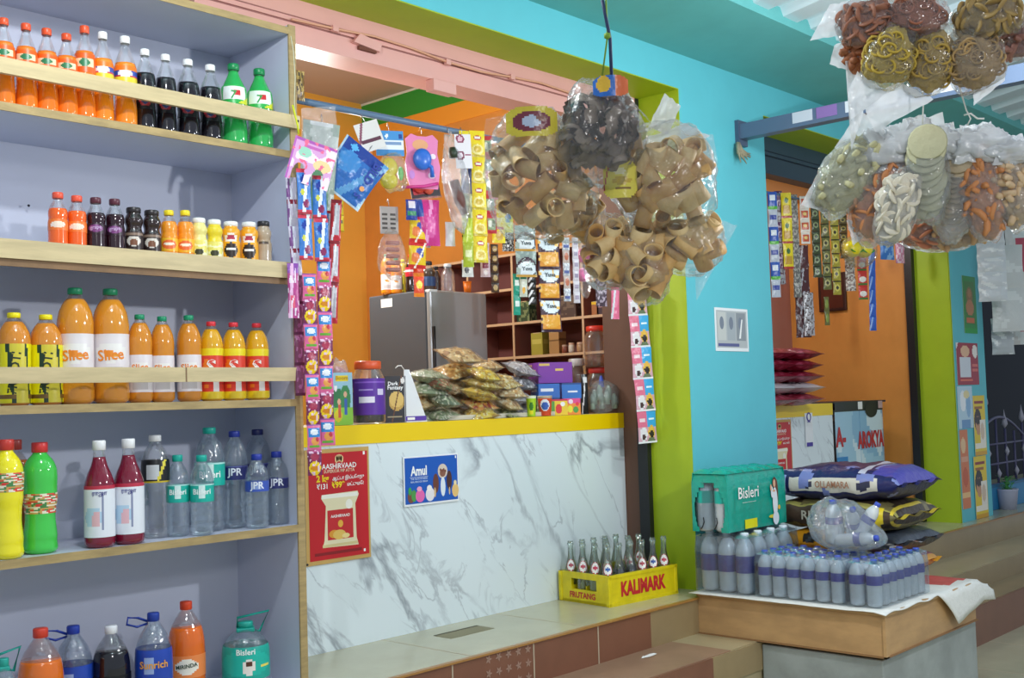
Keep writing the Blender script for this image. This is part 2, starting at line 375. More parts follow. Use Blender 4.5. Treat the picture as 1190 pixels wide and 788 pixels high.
# ---------------- counters
def marble(name):
    m, nt, out = newmat(name); b = N(nt, 'ShaderNodeBsdfPrincipled', Roughness=.18)
    tc = N(nt, 'ShaderNodeTexCoord'); mp = N(nt, 'ShaderNodeMapping'); mp.inputs['Scale'].default_value = (2.6, 2.0, 1.0)
    m0 = N(nt, 'ShaderNodeMapping'); m0.inputs['Rotation'].default_value = (0, .62, 0); nt.links.new(tc.outputs['Object'], m0.inputs['Vector']); nt.links.new(m0.outputs[0], mp.inputs['Vector'])
    prev = None
    for sc, w, amt, off in ((1.0, .030, .95, 2.0), (2.2, .018, .6, 4.0)):
        mo = N(nt, 'ShaderNodeMapping'); mo.inputs['Location'].default_value = (off, off, off); nt.links.new(mp.outputs[0], mo.inputs['Vector'])
        nz = N(nt, 'ShaderNodeTexNoise', Scale=sc, Detail=6.0, Roughness=.55, Distortion=.6); nt.links.new(mo.outputs[0], nz.inputs['Vector'])
        s1 = N(nt, 'ShaderNodeMath', _operation='SUBTRACT'); s1.inputs[1].default_value = .5; nt.links.new(nz.outputs['Fac'], s1.inputs[0])
        s2 = N(nt, 'ShaderNodeMath', _operation='ABSOLUTE'); nt.links.new(s1.outputs[0], s2.inputs[0])
        rg = N(nt, 'ShaderNodeMapRange'); rg.inputs['From Min'].default_value = 0; rg.inputs['From Max'].default_value = w; rg.inputs['To Min'].default_value = amt; rg.inputs['To Max'].default_value = 0
        nt.links.new(s2.outputs[0], rg.inputs['Value'])
        n2 = N(nt, 'ShaderNodeTexNoise', Scale=sc*1.3, Detail=2.0); nt.links.new(mo.outputs[0], n2.inputs['Vector'])
        r2 = N(nt, 'ShaderNodeMapRange'); r2.inputs['From Min'].default_value = .42; r2.inputs['From Max'].default_value = .58; nt.links.new(n2.outputs['Fac'], r2.inputs['Value'])
        mm = N(nt, 'ShaderNodeMath', _operation='MULTIPLY'); nt.links.new(rg.outputs[0], mm.inputs[0]); nt.links.new(r2.outputs[0], mm.inputs[1])
        if prev:
            mx = N(nt, 'ShaderNodeMath', _operation='MAXIMUM'); nt.links.new(prev.outputs[0], mx.inputs[0]); nt.links.new(mm.outputs[0], mx.inputs[1]); prev = mx
        else: prev = mm
    cm = N(nt, 'ShaderNodeMix', _data_type='RGBA'); cm.inputs['A'].default_value = (*srgb('#dfeaee'), 1); cm.inputs['B'].default_value = (*srgb('#9aa2aa'), 1)
    nt.links.new(prev.outputs[0], cm.inputs['Factor']); nt.links.new(cm.outputs['Result'], b.inputs['Base Color']); nt.links.new(b.outputs[0], out.inputs['Surface']); return m
M_marble = marble('white_marble_laminate')
M_yel = mat('yellow_edge_laminate', '#f2cd00', .3)
ZK = -.067
def counter(x0, x1, label, grp=None, yb=.42):
    t = thing('shop_counter', label, 'counter', (x0, YC, L)); W = x1-x0; H = ZK-L
    MB().box((0, 0, 0), (W, .018, H-.069), M_marble).build('front_panel', t)
    MB().box((0, -.004, H-.069), (W, .02, H), M_yel).build('edge_band', t)
    MB().box((0, .02, H-.02), (W, yb, H), mat('counter_top_ply', '#cfc6ae', .5)).build('counter_top', t)
    MB().box((W-.018, .018, 0), (W, yb, H-.02), M_marble).build('side_panel', t)
    return t
counter(1.6, XA-.004, 'white marble counter with a yellow edge carrying two posters, behind the yellow crate')
counter(XB+.005, 6.24, 'white marble counter with a yellow edge in the second shop, under the stacked maroon packets', yb=.6)
# cut slot in the plinth
o = MB(); sl = [P(512, 740, Z=L+.001), P(527, 741.5, Z=L+.001), P(568, 729, Z=L+.001), P(553, 727, Z=L+.001)]
a, b_ = (min(p.x for p in sl), max(p.x for p in sl)); y0, y1 = (min(p.y for p in sl), max(p.y for p in sl))
o.box((a, y0, L+.0003), (b_, y1, L+.0012), mat('slot_concrete', '#8a8468', .8)); o.box((a, y1-.012, L+.0012), (b_, y1, L+.0016), mat('slot_dark', '#4c4736', .9)); struct(o.build('trim_16'))
# ---------------- grille gate and its dark doorway on the far right
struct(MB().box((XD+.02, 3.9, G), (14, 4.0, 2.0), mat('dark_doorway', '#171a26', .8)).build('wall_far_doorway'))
M_gate = mat('violet_grille_paint', '#4a4668', .4)
t = thing('grille_gate', 'dark violet iron grille gate with spear finials and scrolls in the far doorway', 'gate', (XD+.03, 3.0, L))
o = MB(); GW = 1.45; GH = .62
for k in range(9): x = .04+k*GW/8.2; o.tube([(x, 0, 0), (x, 0, GH+.10*math.sin(k*.9+.4))], .009, M_gate, 6)
for z in (.02, .16, .30, .44): o.tube([(0, 0, z), (GW, 0, z)], .008, M_gate, 6)
o.tube([(GW*i/20, 0, .50+.13*math.sin(i/20*PI*1.6-.6)) for i in range(21)], .011, M_gate, 6)
o.build('grille', t)
M_fin = mat('pale_cast_finial', '#9b97a6', .4)
for k in range(0, 9, 1):
    x = .04+k*GW/8.2; zt = GH+.10*math.sin(k*.9+.4)
    if k % 2 == 0: MB().lathe([(0, zt), (.022, zt+.03), (.02, zt+.05), (.006, zt+.1), (0, zt+.14)], M_fin, 8, Matrix.Translation((x, 0, 0))).build('spear_finial', t)
    for z in (.23, .38):
        if (k+int(z*10)) % 2: MB().lathe([(0, -.04), (.03, 0), (0, .04)], M_fin, 6, Matrix.Translation((x, -.008, z)) @ Matrix.Scale(.5, 4, (0, 1, 0))).build('rosette', t)
t = thing('door_panel', 'blue painted lower board behind the potted plant at the far doorway', 'panel', (XD+.06, 2.93, L))
MB().box((0, 0, 0), (1.2, .03, .17), mat('blue_board_paint', '#2c7fb0', .5), bev=.004).build('board', t)
MB().box((0, -.006, .155), (1.2, .0, .17), mat('blue_board_edge', '#22648f', .5)).build('rail', t)
# ================================================================ open shelf unit on the left
XS = 2.108; YF = 2.855; YB = YC-.005
M_lam = mat('pale_lilac_laminate', '#c6cbdc', .45, noise_amt=.03, nscale=3)
M_edge = mat('raw_wood_edge', '#b39a68', .6, noise_amt=.3, nscale=9, stretch=(1, 1, 6))
M_strip = mat('pale_pine_strip', '#cdb98c', .5, noise_amt=.18, nscale=6, stretch=(1, 4, 8))
M_walnut = mat('brown_shelf_edge', '#8a6a48', .6, noise_amt=.25, nscale=9)
zz = lambda px, py: P(px, py, Y=YF).z
SZ = dict(top=zz(331, 38), s1=zz(332, 175), s2=.362, s3=zz(200, 467.5), s4=zz(200, 628), s5=-.835)
SZ['s2'] = zz(200, 296.5)
t = thing('display_shelf', 'tall lilac display shelf with pine edges, full of drink bottles, before the marble counter', 'shelf', (XS, YF, L))
def sh(name, o): o.build(name, t)
X0 = .55-XS
sh('side_panel', MB().box((0, .006, 0), (.022, YB-YF, SZ['top']+.03-L), M_lam))
sh('side_panel', MB().box((X0-.02, .006, 0), (X0, YB-YF, SZ['top']+.03-L), M_lam))
sh('panel_edge', MB().box((-.002, 0, 0), (.024, .006, SZ['top']+.03-L), M_edge))
sh('back_panel', MB().box((X0, YB-YF-.008, 0), (0, YB-YF, SZ['top']+.03-L), M_lam))
sh('top_panel', MB().box((X0, 0, SZ['top']-L), (0, YB-YF-.008, SZ['top']-L+.018), M_lam))
sh('panel_edge', MB().box((X0, -.002, SZ['top']-L-.002), (-.002, .0, SZ['top']-L+.02), M_edge))
TH = .02
for k in ('s1', 's2', 's3', 's4', 's5'):
    sh('shelf_board', MB().box((X0, .002, SZ[k]-L-TH), (0, YB-YF-.008, SZ[k]-L), M_lam))
    z = SZ[k]-L
    if k == 's2':
        sh('front_strip', MB().box((X0, -.012, z-.043), (-.0, .0, z+.006), M_strip)); sh('front_strip', MB().box((X0, -.004, z-.062), (0, .002, z-.043), M_walnut))
    else: sh('front_strip', MB().box((X0, -.003, z-TH-.001), (-.002 if k != 's1' else -.004, .002, z+.001), M_edge))
for (pa, pb) in (((200, 106), (200, 122.5)), ((200, 427), (200, 444))):
    za, zb2 = P(*pa, Y=YF-.012).z, P(*pb, Y=YF-.012).z
    sh('guard_rail', MB().box((X0, -.018, zb2-L), (.022, -.004, za-L), M_strip))
sh('rail_joint', MB().box((P(216, 430, Y=YF-.02).x-XS, -.0185, zb2-L), (P(217, 430, Y=YF-.02).x-XS+.002, -.017, za-L), M_walnut))
for px, py in ((342, 142), (30, 240), (275, 254), (353, 656)):
    p = P(px, py, Y=YF) if px > 300 else P(px, py, Y=YB-.012)
    MB().lathe([(0, -.002), (.004, 0), (.003, .003), (0, .004)], M_dark, 8, Matrix.Translation((p.x-XS-(.0 if px > 300 else 0), p.y-YF-.018, p.z-L)) @ Matrix.Rotation(PI/2, 4, 'X')).build('screw', t)
# ================================================================ bottles
FILM = film('bottle_clear_plastic', '#fdfeff', gloss=.45, rough=.08, haze=.08, bump=.15, bscale=50, facing=.45)
FILMB = film('bottle_bluish_plastic', '#f6fbff', gloss=.5, rough=.08, haze=.12, bump=.3, bscale=60, facing=.5, hazecol='#dcebf6')
def liquid(name, col, rough=.12, coat=.6): return mat(name, col, rough, coat=coat)
PROFILES = {
 'soda': [(0, 0), (.7, 0), (.92, .02), (1, .06), (1, .2), (.94, .28), (.9, .34), (.94, .42), (1, .5), (1, .6), (.94, .68), (.76, .76), (.54, .83), (.40, .885), (.38, .90), (.38, .935)],
 'small': [(0, 0), (.75, 0), (.95, .02), (1, .06), (1, .42), (.93, .5), (.98, .58), (.96, .66), (.78, .76), (.55, .84), (.50, .86), (.50, .9)],
 'milk': [(0, 0), (.8, 0), (.97, .02), (1, .06), (1, .45), (.86, .52), (.84, .58), (1, .68), (.98, .76), (.8, .83), (.72, .86), (.72, .89)],
 'slice': [(0, 0), (.72, 0), (.94, .015), (1, .05), (1, .14), (.96, .17), (.98, .2), (.98, .6), (1, .63), (1, .7), (.9, .79), (.7, .86), (.45, .92), (.34, .945), (.34, .955)],
 'water': [(0, 0), (.7, 0), (.9, .02), (.95, .05), (.9, .09), (.97, .12), (.9, .16), (.97, .2), (.9, .24), (.97, .28), (.92, .33), (.97, .37), (.92, .42), (.97, .46), (.97, .68), (.9, .75), (.7, .83), (.45, .89), (.38, .91), (.38, .93)],
 'tallw': [(0, 0), (.7, 0), (.9, .02), (1, .05), (.93, .1), (1, .15), (.93, .2), (1, .25), (.93, .3), (1, .35), (.94, .4), (1, .46), (1, .68), (.94, .76), (.75, .85), (.45, .91), (.36, .93), (.36, .95)],
 'syrup': [(0, 0), (.8, 0), (.97, .015), (1, .05), (1, .52), (.98, .6), (.8, .68), (.55, .76), (.42, .83), (.38, .9), (.38, .92)],
 'big': [(0, 0), (.7, 0), (.94, .02), (1, .06), (1, .5), (.98, .6), (.9, .7), (.72, .79), (.45, .87), (.3, .91), (.28, .93)],
 'wave': [(0, 0), (.8, 0), (.97, .02), (1, .05), (.94, .1), (.97, .16), (.86, .3), (.88, .42), (.97, .5), (.97, .6), (1, .68), (.96, .76), (.78, .83), (.5, .88), (.38, .9), (.38, .92)],
}
CAPW = dict(soda=.44, small=.56, milk=.78, slice=.4, water=.44, tallw=.44, syrup=.44, big=.33, wave=.46)
def prof_r(prof, z):
    for (r0, z0), (r1, z1) in zip(prof, prof[1:]):
        if z0 <= z <= z1 and z1 > z0: return r0+(r1-r0)*(z-z0)/(z1-z0)
    return prof[-1][0]
def smooth_prof(prof, n=36):
    base = [(0, 0)]; zt = prof[-1][1]
    pts = [p for p in prof if p[1] > 0 or p[0] > 0]
    out = [(0, 0)]
    z = 0
    zs = sorted(set([round(i*zt/n, 4) for i in range(n+1)]))
    for z in zs:
        r = (prof_r(pts, max(z-.008, 0))+2*prof_r(pts, z)+prof_r(pts, min(z+.008, zt)))/4 if z > 0 else pts[0][0]
        out.append((r, z))
    return out
NB = {}
def bottle(kind, H, R, capc, liqc, fill, label, body='clear', bands=(), words=(), name='drink_bottle', lab='', cat='bottle', loc=(0, 0, 0), rz=0, group=None, opaque=False, handle=None):
    """bands: (z0,z1,pattern) round the body; words: (text,z,width fraction,colour,angle)"""
    t = thing(name, lab, cat, loc, rz, group)
    pr = smooth_prof(PROFILES[kind]); top = PROFILES[kind][-1][1]
    S = lambda q, k=1.0: [(r*R*k, z*H) for r, z in q]
    if opaque:
        MB().lathe(S(pr), liquid('liq_'+liqc.strip('#'), liqc), 24).build('bottle_body', t)
    else:
        FM = {'clear': FILM, 'blue': FILMB, 'green': film('bottle_green_plastic', '#58d878', gloss=.6, rough=.08, haze=.25, bump=.1, facing=.45, hazecol='#18a048')}[body]
        if liqc:
            zf = fill*top; q = [(r*R, z*H) for r, z in pr if z <= zf]; e = q[-1]; q.append((0, e[1]))
            MB().lathe(q, liquid('liq_'+liqc.strip('#'), liqc), 24).build('liquid', t)
            pr = [(r, z) for r, z in pr if z*H >= e[1]-1e-6]
        MB().lathe(S(pr), FM, 24).build('bottle_body', t)
    cr = CAPW[kind]*R; z0 = (top-.012)*H; zc = H
    MB().lathe([(cr*.93, z0), (cr, z0+.001), (cr, zc-.003), (cr*.92, zc), (0, zc)], mat('cap_'+capc.strip('#'), capc, .35), 20).build('cap', t)
    for (za, zb_, pattern) in bands:
        o = MB(); pts = PROFILES[kind]
        def fn(u, v, za=za, zb_=zb_):
            z = zb_+(za-zb_)*v; r = max(prof_r(pts, z), prof_r(pts, min(z+.02, top)), prof_r(pts, max(z-.02, 0.001)))*R*1.012; a = -PI/2+(u-.5)*2*PI
            return (r*math.cos(a), r*math.sin(a), z*H)
        o.grid(fn, 48, 14, PLAB, pattern); o.build('label', t)
    if words:
        o = MB()
        for (s, z, wf, col, ang) in words:
            rr = max(prof_r(PROFILES[kind], z), prof_r(PROFILES[kind], max(.01, z-.04)), prof_r(PROFILES[kind], min(top, z+.04)))*R*1.04
            put_text(o, s, 0, 0, wf*2*R, mat('ink_'+col.strip('#'), col, .5), fn=lambda x, zz_, rr=rr, z=z: (rr*math.sin(x/rr), -rr*math.cos(x/rr), z*H+zz_), ang=ang)
        o.build('lettering', t)
    if handle:
        o = MB(); hc, k = handle
        if k == 'loop':
            o.tube([(-cr*.9, 0, z0+.0), (-cr*2.4, -.005, z0+.012), (-cr*4.0, -.012, z0+.016), (-cr*4.2, -.014, z0-.002), (-cr*2.6, -.006, z0-.012), (-cr*.9, 0, z0-.006)], .0035, mat('cap_'+hc.strip('#'), hc, .35), 6)
        else:
            o.box((-cr*1.15, -cr*1.1, z0-.012), (cr*1.15, cr*1.1, z0), mat('cap_'+hc.strip('#'), hc, .35), bev=.003)
            o.tube([(-cr, 0, z0), (-cr*1.0, -.01, z0+.03), (cr*3.0, -.01, z0+.045), (cr*1.8, 0, z0-.015), (cr, 0, z0-.01)], .004, mat('cap_'+hc.strip('#'), hc, .35), 6)
        o.build('handle', t)
    return t
def place(px, ytop, w, zs, Yc, **k):
    """stand a bottle on shelf height zs with its axis at photo column px"""
    p = P(px, ytop, Y=Yc); H = max(.04, p.z-zs); R = w*mpp(p)/2
    # H,R rounded so that repeats share a size
    return dict(H=round(H, 3), R=round(R, 4), loc=(p.x, Yc, zs+.0005), rz=face_cam(p)+k.get('tw', 0))
def B(kind, px, ytop, w, zs, Yc, lab, capc, liqc, fill=.9, tw=0, **k):
    q = place(px, ytop, w, zs, Yc, tw=tw)
    return bottle(kind, q['H'], q['R'], capc, liqc, fill, None, lab=lab, loc=q['loc'], rz=q['rz'], **k)
s1, s2, s3, s4, s5 = (SZ[k] for k in ('s1', 's2', 's3', 's4', 's5'))
Y1 = 2.925
# --- top shelf
lbO = pat('#e8601a', ('r', .36, .3, .64, .7, '#f4d8b0'), ('e', .5, .5, .08, .2, '#2f7a50'))
for i, px in enumerate((4, 30, 54, 77)):
    B('soda', px, 22+6*i, 25, s1, Y1, ['orange soda bottle with an orange cap, first from the outer end of the top shelf', 'orange soda bottle with an orange cap, second from the outer end of the top shelf', 'orange soda bottle with an orange cap, third from the outer end of the top shelf', 'orange soda bottle with an orange cap, fourth from the outer end of the top shelf'][i], '#e8552a', '#f07a18', .8, bands=[(.52, .68, lbO)])
B('soda', 98, 31, 24, s1, Y1, 'orange soda bottle with an orange cap beside the white-capped ones on the top shelf', '#e8552a', '#f07a18', .78, bands=[(.5, .7, lbO)])
lbF = pat('#f07a1c', ('r', 0, .25, 1, .5, '#2d4aa8'), ('r', 0, .42, 1, .52, '#c23a4a'), ('r', 0, .52, 1, 1, '#e8d030'), ('e', .5, .35, .1, .15, '#f4f4f4'))
B('soda', 119, 38, 24, s1, Y1, 'orange soda bottle with a white cap and blue-yellow label, beside the orange-capped one', '#f2f2f0', '#f28a1c', .76, bands=[(.42, .66, lbF)])
B('soda', 145, 43, 26, s1, Y1, 'orange soda bottle with a white cap and blue-yellow label, beside the dark colas', '#f2f2f0', '#f28a1c', .76, bands=[(.42, .66, lbF)])
lbP = pat('#0e0f14', ('e', .5, .5, .1, .3, '#b03038'), ('e', .5, .5, .06, .2, '#2a3a70'))
for i, px in enumerate((168, 192, 218, 244)):
    B('soda', px, (58, 64, 70, 76)[i], (24, 24, 26, 26)[i], s1, Y1, ['dark cola bottle with a white cap, next to the orange sodas on the top shelf', 'dark cola bottle with a white cap, second of four from the orange sodas', 'dark cola bottle with a white cap, third of four from the orange sodas', 'dark cola bottle with a white cap, next to the green bottles on the top shelf'][i], '#f4f4f4', '#16121a', .76, bands=[(.26, .46, lbP)])
lb7 = pat('#27b04c', ('r', .36, .1, .66, .75, '#eef2ee'), ('e', .54, .42, .05, .16, '#d02a30'), ('d', .95, 1.2, .4, '#d8e020'))
for i, px in enumerate((271, 301)):
    B('soda', px, (75, 81)[i], 30, s1, Y1, ['green lemon soda bottle with a green cap beside the last dark cola', 'green soda bottle with a green cap, last on the top shelf by the side panel'][i], '#0e8a4c', '#2fae54', .99, body='green', bands=[(.5, .72, lb7)], words=[('7', .6, .22, '#2a9a44', -.1)])
# --- second shelf, small bottles
Y1 = 2.89
lbm = pat('#f0762a', ('e', .5, .5, .12, .3, '#f8e0c8'))
for i, px in enumerate((67, 89)):
    B('small', px, (224, 228)[i], 22, s2, Y1, ['small orange drink bottle with an orange cap, outermost on the second shelf', 'small orange drink bottle with an orange cap, next to the dark small bottles'][i], '#ee5a40', '#f2641c', .8, bands=[(.3, .5, lbm)], words=[('Mirinda', .4, .8, '#fbe8dc', .12)])
lbd = pat('#2a1020', ('e', .5, .5, .13, .35, '#7a3a78'))
for i, px in enumerate((111, 133)):
    B('small', px, (230, 232)[i], 22, s2, Y1, ['small dark purple drink bottle with a maroon cap, beside the orange ones', 'small dark purple drink bottle with a maroon cap, beside the brown chocolate drinks'][i], '#5c2a38', '#2a0c18', .78, bands=[(.3, .5, lbd)], words=[('grape', .4, .6, '#c9a8d0', .1)])
lbk = pat('#2c1c1a', ('e', .5, .55, .12, .3, '#d8cfc4'), ('e', .5, .62, .07, .2, '#7a4a30'), ('r', .3, .1, .7, .2, '#8a7464'))
for i, px in enumerate((155, 176)):
    B('milk', px, (242, 245)[i], 21, s2, Y1, ['short dark brown chocolate drink bottle with a black cap, beside the purple bottles', 'short dark brown chocolate drink bottle with a black cap, beside the yellow-capped ones'][i], '#2a2426', '#2c1c1a', .9, opaque=True, bands=[(.08, .46, lbk)])
lby = pat('#f4b92a', ('e', .5, .5, .14, .35, '#e8682c'), ('e', .5, .45, .1, .12, '#f8ecd0'))
for i, px in enumerate((196, 215)):
    B('small', px, 245, 20, s2, Y1, ['small mango drink bottle with a yellow cap, beside the chocolate drinks', 'small mango drink bottle with a yellow cap, beside the milkshakes'][i], '#f4d820', '#f0921c', .84, bands=[(.1, .38, lby)])
lbb = pat('#e8dc70', ('n', 5, 1, .1, '#f2f0c0'), ('e', .5, .75, .08, .2, '#3a3a20'))
for i, px in enumerate((231, 249)):
    B('milk', px, (254, 256)[i], 19, s2, Y1, ['pale yellow milkshake bottle with a white cap, beside the mango drinks', 'yellow banana milkshake bottle with a white cap and a dark mark'][i], '#f2f2ee', '#ebe08a' if i == 0 else '#e8d02c', .9, opaque=True, bands=[(.06, .44, lbb)])
lbw = pat('#f0a81c', ('e', .5, .72, .12, .26, '#2a1c18'), ('e', .5, .3, .13, .14, '#f4ece0'), ('e', .5, .3, .1, .06, '#b83a50'), ('r', .42, .62, .58, .74, '#f2f0ec'))
for i, px in enumerate((268, 289)):
    B('milk', px, (258, 259)[i], 21, s2, Y1, ['orange milkshake bottle with a white cap and brown emblem, nearer the yellow milkshakes', 'orange milkshake bottle with a white cap and brown emblem, beside the black-capped bottle'][i], '#f0f0ec', '#e8d29a' if 0 else '#f2a71e', .9, opaque=True, bands=[(.05, .8, lbw)])
B('milk', 306, 258, 18, s2, Y1, 'beige coffee drink bottle with a black cap at the end of the second shelf', '#2a2a2c', '#b8a48c', .9, opaque=True, bands=[(.3, .6, pat('#b09a80', ('r', .4, .3, .6, .5, '#54443a')))])
# --- third shelf, juices
Y1 = 2.935
lbf = pat('#f0e410', ('d', .42, .46, -.06, '#1c3a22'), ('d', .60, .63, -.06, '#1c3a22'), ('r', .0, .88, 1, .96, '#7a5a20'), ('d', .46, .6, -.06, '#d8c83a'))
for i, px in enumerate((16, 53)):
    B('slice', px, (364, 366)[i], 37, s3, Y1, ['mango drink bottle with yellow label and cap at the outer end of the third shelf', 'mango drink bottle with yellow label and cap, touching the tallest juice bottle'][i], '#f6e60c', '#d98a2c', .97, bands=[(.03, .66, lbf)], words=[('FROOTI', .35, 1.3, '#20301c', 1.45)])
def lbs(dy=0): return pat('#e8e0e2', ('r', 0, 0, 1, .03, '#f2f2f2'), ('e', .5, .4, .15, .22, '#f0ece8'), ('e', .48, .42, .045, .06, '#f09020'), ('r', .4, .72, .6, .9, '#c8c0c0'), ('e', .53, .48, .03, .05, '#f0a030'))
lbl = lbs()
for i, px in enumerate((87, 128)):
    B('slice', px, (335, 336)[i], 41, s3, Y1, ['tallest orange juice bottle with a white label, beside the yellow-labelled ones', 'tallest orange juice bottle with a white label, beside the small green-capped ones'][i], '#128a5c', '#dc9028', .97, bands=[(.2, .6, lbl)], words=[('Slice', .42, .75, '#f08a20', .08)])
for i, px in enumerate((162, 188, 219)):
    B('slice', px, (366, 368, 367)[i], (28, 27, 28)[i], s3, Y1, ['small juice bottle with a green cap and white label, beside the tallest ones', 'small juice bottle with a green cap and white label, middle one of three', 'small juice bottle with a green cap and white label, beside the red-capped ones'][i], '#149266', '#d88a24', .97, bands=[(.12, .54, lbl)], words=[('Slice', .4, .7, '#f08a20', .08)])
lbr = pat('#e2402a', ('r', 0, 0, 1, .14, '#f0dc20'), ('r', 0, .86, 1, 1, '#f0d020'), ('e', .42, .5, .06, .3, '#f08020'), ('r', .0, .62, 1, .7, '#c82c24'), ('r', .52, .66, .6, .84, '#ece4e0'))
for i, px in enumerate((245, 271, 298)):
    B('slice', px, (374, 375, 376)[i], 27, s3, Y1, ['mango juice bottle with a red cap and red-yellow label, beside the green-capped ones', 'mango juice bottle with a red cap and red-yellow label, middle one of three', 'mango juice bottle with a red cap, last on the third shelf by the side panel'][i], '#e03440', '#e2a616', .97, bands=[(.03, .66, lbr)], words=[('S', .42, .4, '#f6f2ea', 0)])
# --- fourth shelf
lbx = pat('#cfa05a', ('n', 9, 3, 0, '#e04038'), ('n', 12, 7, .1, '#4a8a50'), ('n', 14, 9, .18, '#f0e8d0'))
B('wave', 7, 511, 38, s4, 2.90, 'opaque yellow fruit drink bottle with a red cap at the outer end of the shelf', '#c83a30', '#f4e61c', .95, opaque=True, bands=[(.56, .72, lbx)])
B('wave', 18, 511, 30, s4, 3.02, 'orange drink bottle with a brown-red cap standing behind the bright yellow one', '#a83c34', '#d0702c', .9, bands=[(.5, .7, lbx)])
B('wave', 46, 514, 39, s4, 2.93, 'bright green fruit drink bottle with a red cap beside the yellow one', '#d83a3a', '#44c84c', .95, opaque=True, bands=[(.36, .54, lbx)])
lbq = pat('#e6eaf2', ('r', 0, .02, 1, .06, '#c03048'), ('r', 0, .9, 1, .94, '#c03048'), ('e', .42, .6, .1, .2, '#b8d4ea'), ('e', .46, .65, .05, .15, '#e8b8c0'), ('r', .53, .15, .535, .85, '#8a90b0'))
for i, px in enumerate((115, 149)):
    B('syrup', px, (512, 510)[i], 34, s4, 2.90, ['crimson syrup bottle with a white cap and white label, nearer the green bottle', 'crimson syrup bottle with a white cap and white label, nearer the clear water bottles'][i], '#f0f0f2', '#7c1430', .93, bands=[(.1, .58, lbq)], words=[('ராஜா', .5, .5, '#3a3a88', .0)])
lbn = pat('#17181c', ('r', .4, .2, .55, .85, '#c8ccd0'), ('d', .6, .64, .1, '#e0d040'), ('r', .0, .9, 1, 1, '#c8b028'))
B('tallw', 180, 506, 32, s4, 2.96, 'clear bottle with a white cap and black-yellow label beside the crimson syrup bottles', '#f2f2f4', None, 0, bands=[(.54, .76, lbn)])
lbt = pat('#18b0a0', ('r', .46, .1, .54, .8, '#d8f0ec'), ('r', .0, .0, 1, .04, '#b0e8e0'))
def bis(px, yt, w, Y_, lab, tall=False):
    return B('tallw' if tall else 'water', px, yt, w, s4, Y_, lab, '#10a898', None, 0, body='blue', bands=[(.42, .64, lbt)] if not tall else [(.44, .66, lbt)], words=[('Bisleri', .55, .75, '#f4fcfa', 0)])
bis(206, 529, 27, 2.93, 'small water bottle with a teal cap, standing beside the black-labelled clear bottle')
bis(234, 529, 28, 2.89, 'small water bottle with a teal cap, in front of the tall teal-capped one')
bis(243, 497, 34, 2.97, 'tall water bottle with a teal cap behind the two small teal-capped ones', True)
lbj = pat('#2a2f6e', ('r', .0, .0, 1, .05, '#5a60a0'))
lbj2 = pat('#3a56b4', ('r', .44, .2, .56, .8, '#8aa0d8'))
def jp(px, yt, w, Y_, lab, tall, l, capc='#2438a0'):
    return B('tallw' if tall else 'water', px, yt, w, s4, Y_, lab, capc, None, 0, body='blue', bands=[(.5, .64, l)], words=[('JPR', .57, .6, '#e8ecf8', 0)])
jp(272, 501, 29, 2.97, 'tall water bottle with a blue cap and navy label beside the tall teal-capped one', True, lbj)
jp(299, 499, 30, 3.02, 'tall water bottle with a navy cap standing at the back behind two short ones', True, lbj, '#1c2464')
jp(298, 528, 28, 2.90, 'short water bottle with a bright blue label before the tall navy-capped one', False, lbj2)
jp(321, 525, 28, 2.93, 'short water bottle with a navy label, last on the fourth shelf', False, lbj)
# --- bottom shelf, big bottles
lbo = pat('#e8641c', ('e', .5, .55, .14, .3, '#f2e8d8'))
B('big', 47, 730, 51, s5, 2.93, 'large orange soda bottle with a red cap on the bottom shelf at the outer side', '#d8402c', '#ea7212', .8, bands=[(.3, .5, lbo)], words=[('MIRINDA', .42, .9, '#20402c', .1)])
lbu = pat('#2348b0', ('r', .42, .2, .5, .7, '#9ab0e0'))
B('big', 85, 727, 44, s5, 3.0, 'large water bottle with a blue looped cap between the orange soda and the dark cola', '#2040b0', None, 0, body='blue', bands=[(.3, .62, lbu)], handle=('#2040b0', 'loop'))
B('big', 129, 727, 43, s5, 2.96, 'large dark cola bottle with a white cap on the bottom shelf', '#eceef2', '#121018', .83, bands=[(.3, .5, lbP)])
B('big', 178, 712, 42, s5, 2.92, 'large water bottle with a blue label and blue tethered cap on the bottom shelf', '#1c3c9c', None, 0, body='blue', bands=[(.34, .66, lbu)], words=[('Sunrich', .52, .8, '#f0a840', 0)], handle=('#1c3c9c', 'loop'))
B('big', 216, 699, 42, s5, 2.98, 'tallest orange soda bottle with an orange cap and white emblem on the bottom shelf', '#e84a24', '#ea6c12', .83, bands=[(.26, .48, pat('#f08a4a', ('e', .5, .5, .1, .36, '#f4eee0')))], words=[('MIRINDA', .38, .6, '#20402c', .1)])
lbg = pat('#14a898', ('e', .5, .5, .2, .38, '#18b8a6'), ('e', .52, .6, .04, .25, '#f0e8e0'), ('e', .52, .5, .03, .08, '#5a3020'), ('r', .6, .55, .68, .62, '#f0e060'))
B('big', 285, 722, 54, s5, 2.93, 'wide water jug with a teal handle at the side-panel end of the bottom shelf', '#14a090', None, 0, body='blue', bands=[(.22, .68, lbg)], words=[('Bisleri', .62, .4, '#f4fcfa', 0)], handle=('#14a090', 'jug'))
B('big', 4, 765, 36, s5, 2.90, 'teal-topped jug partly cut off at the outer edge of the bottom shelf', '#28a89a', None, 0, body='blue', bands=[(.3, .6, lbt)], handle=('#28a89a', 'jug'))
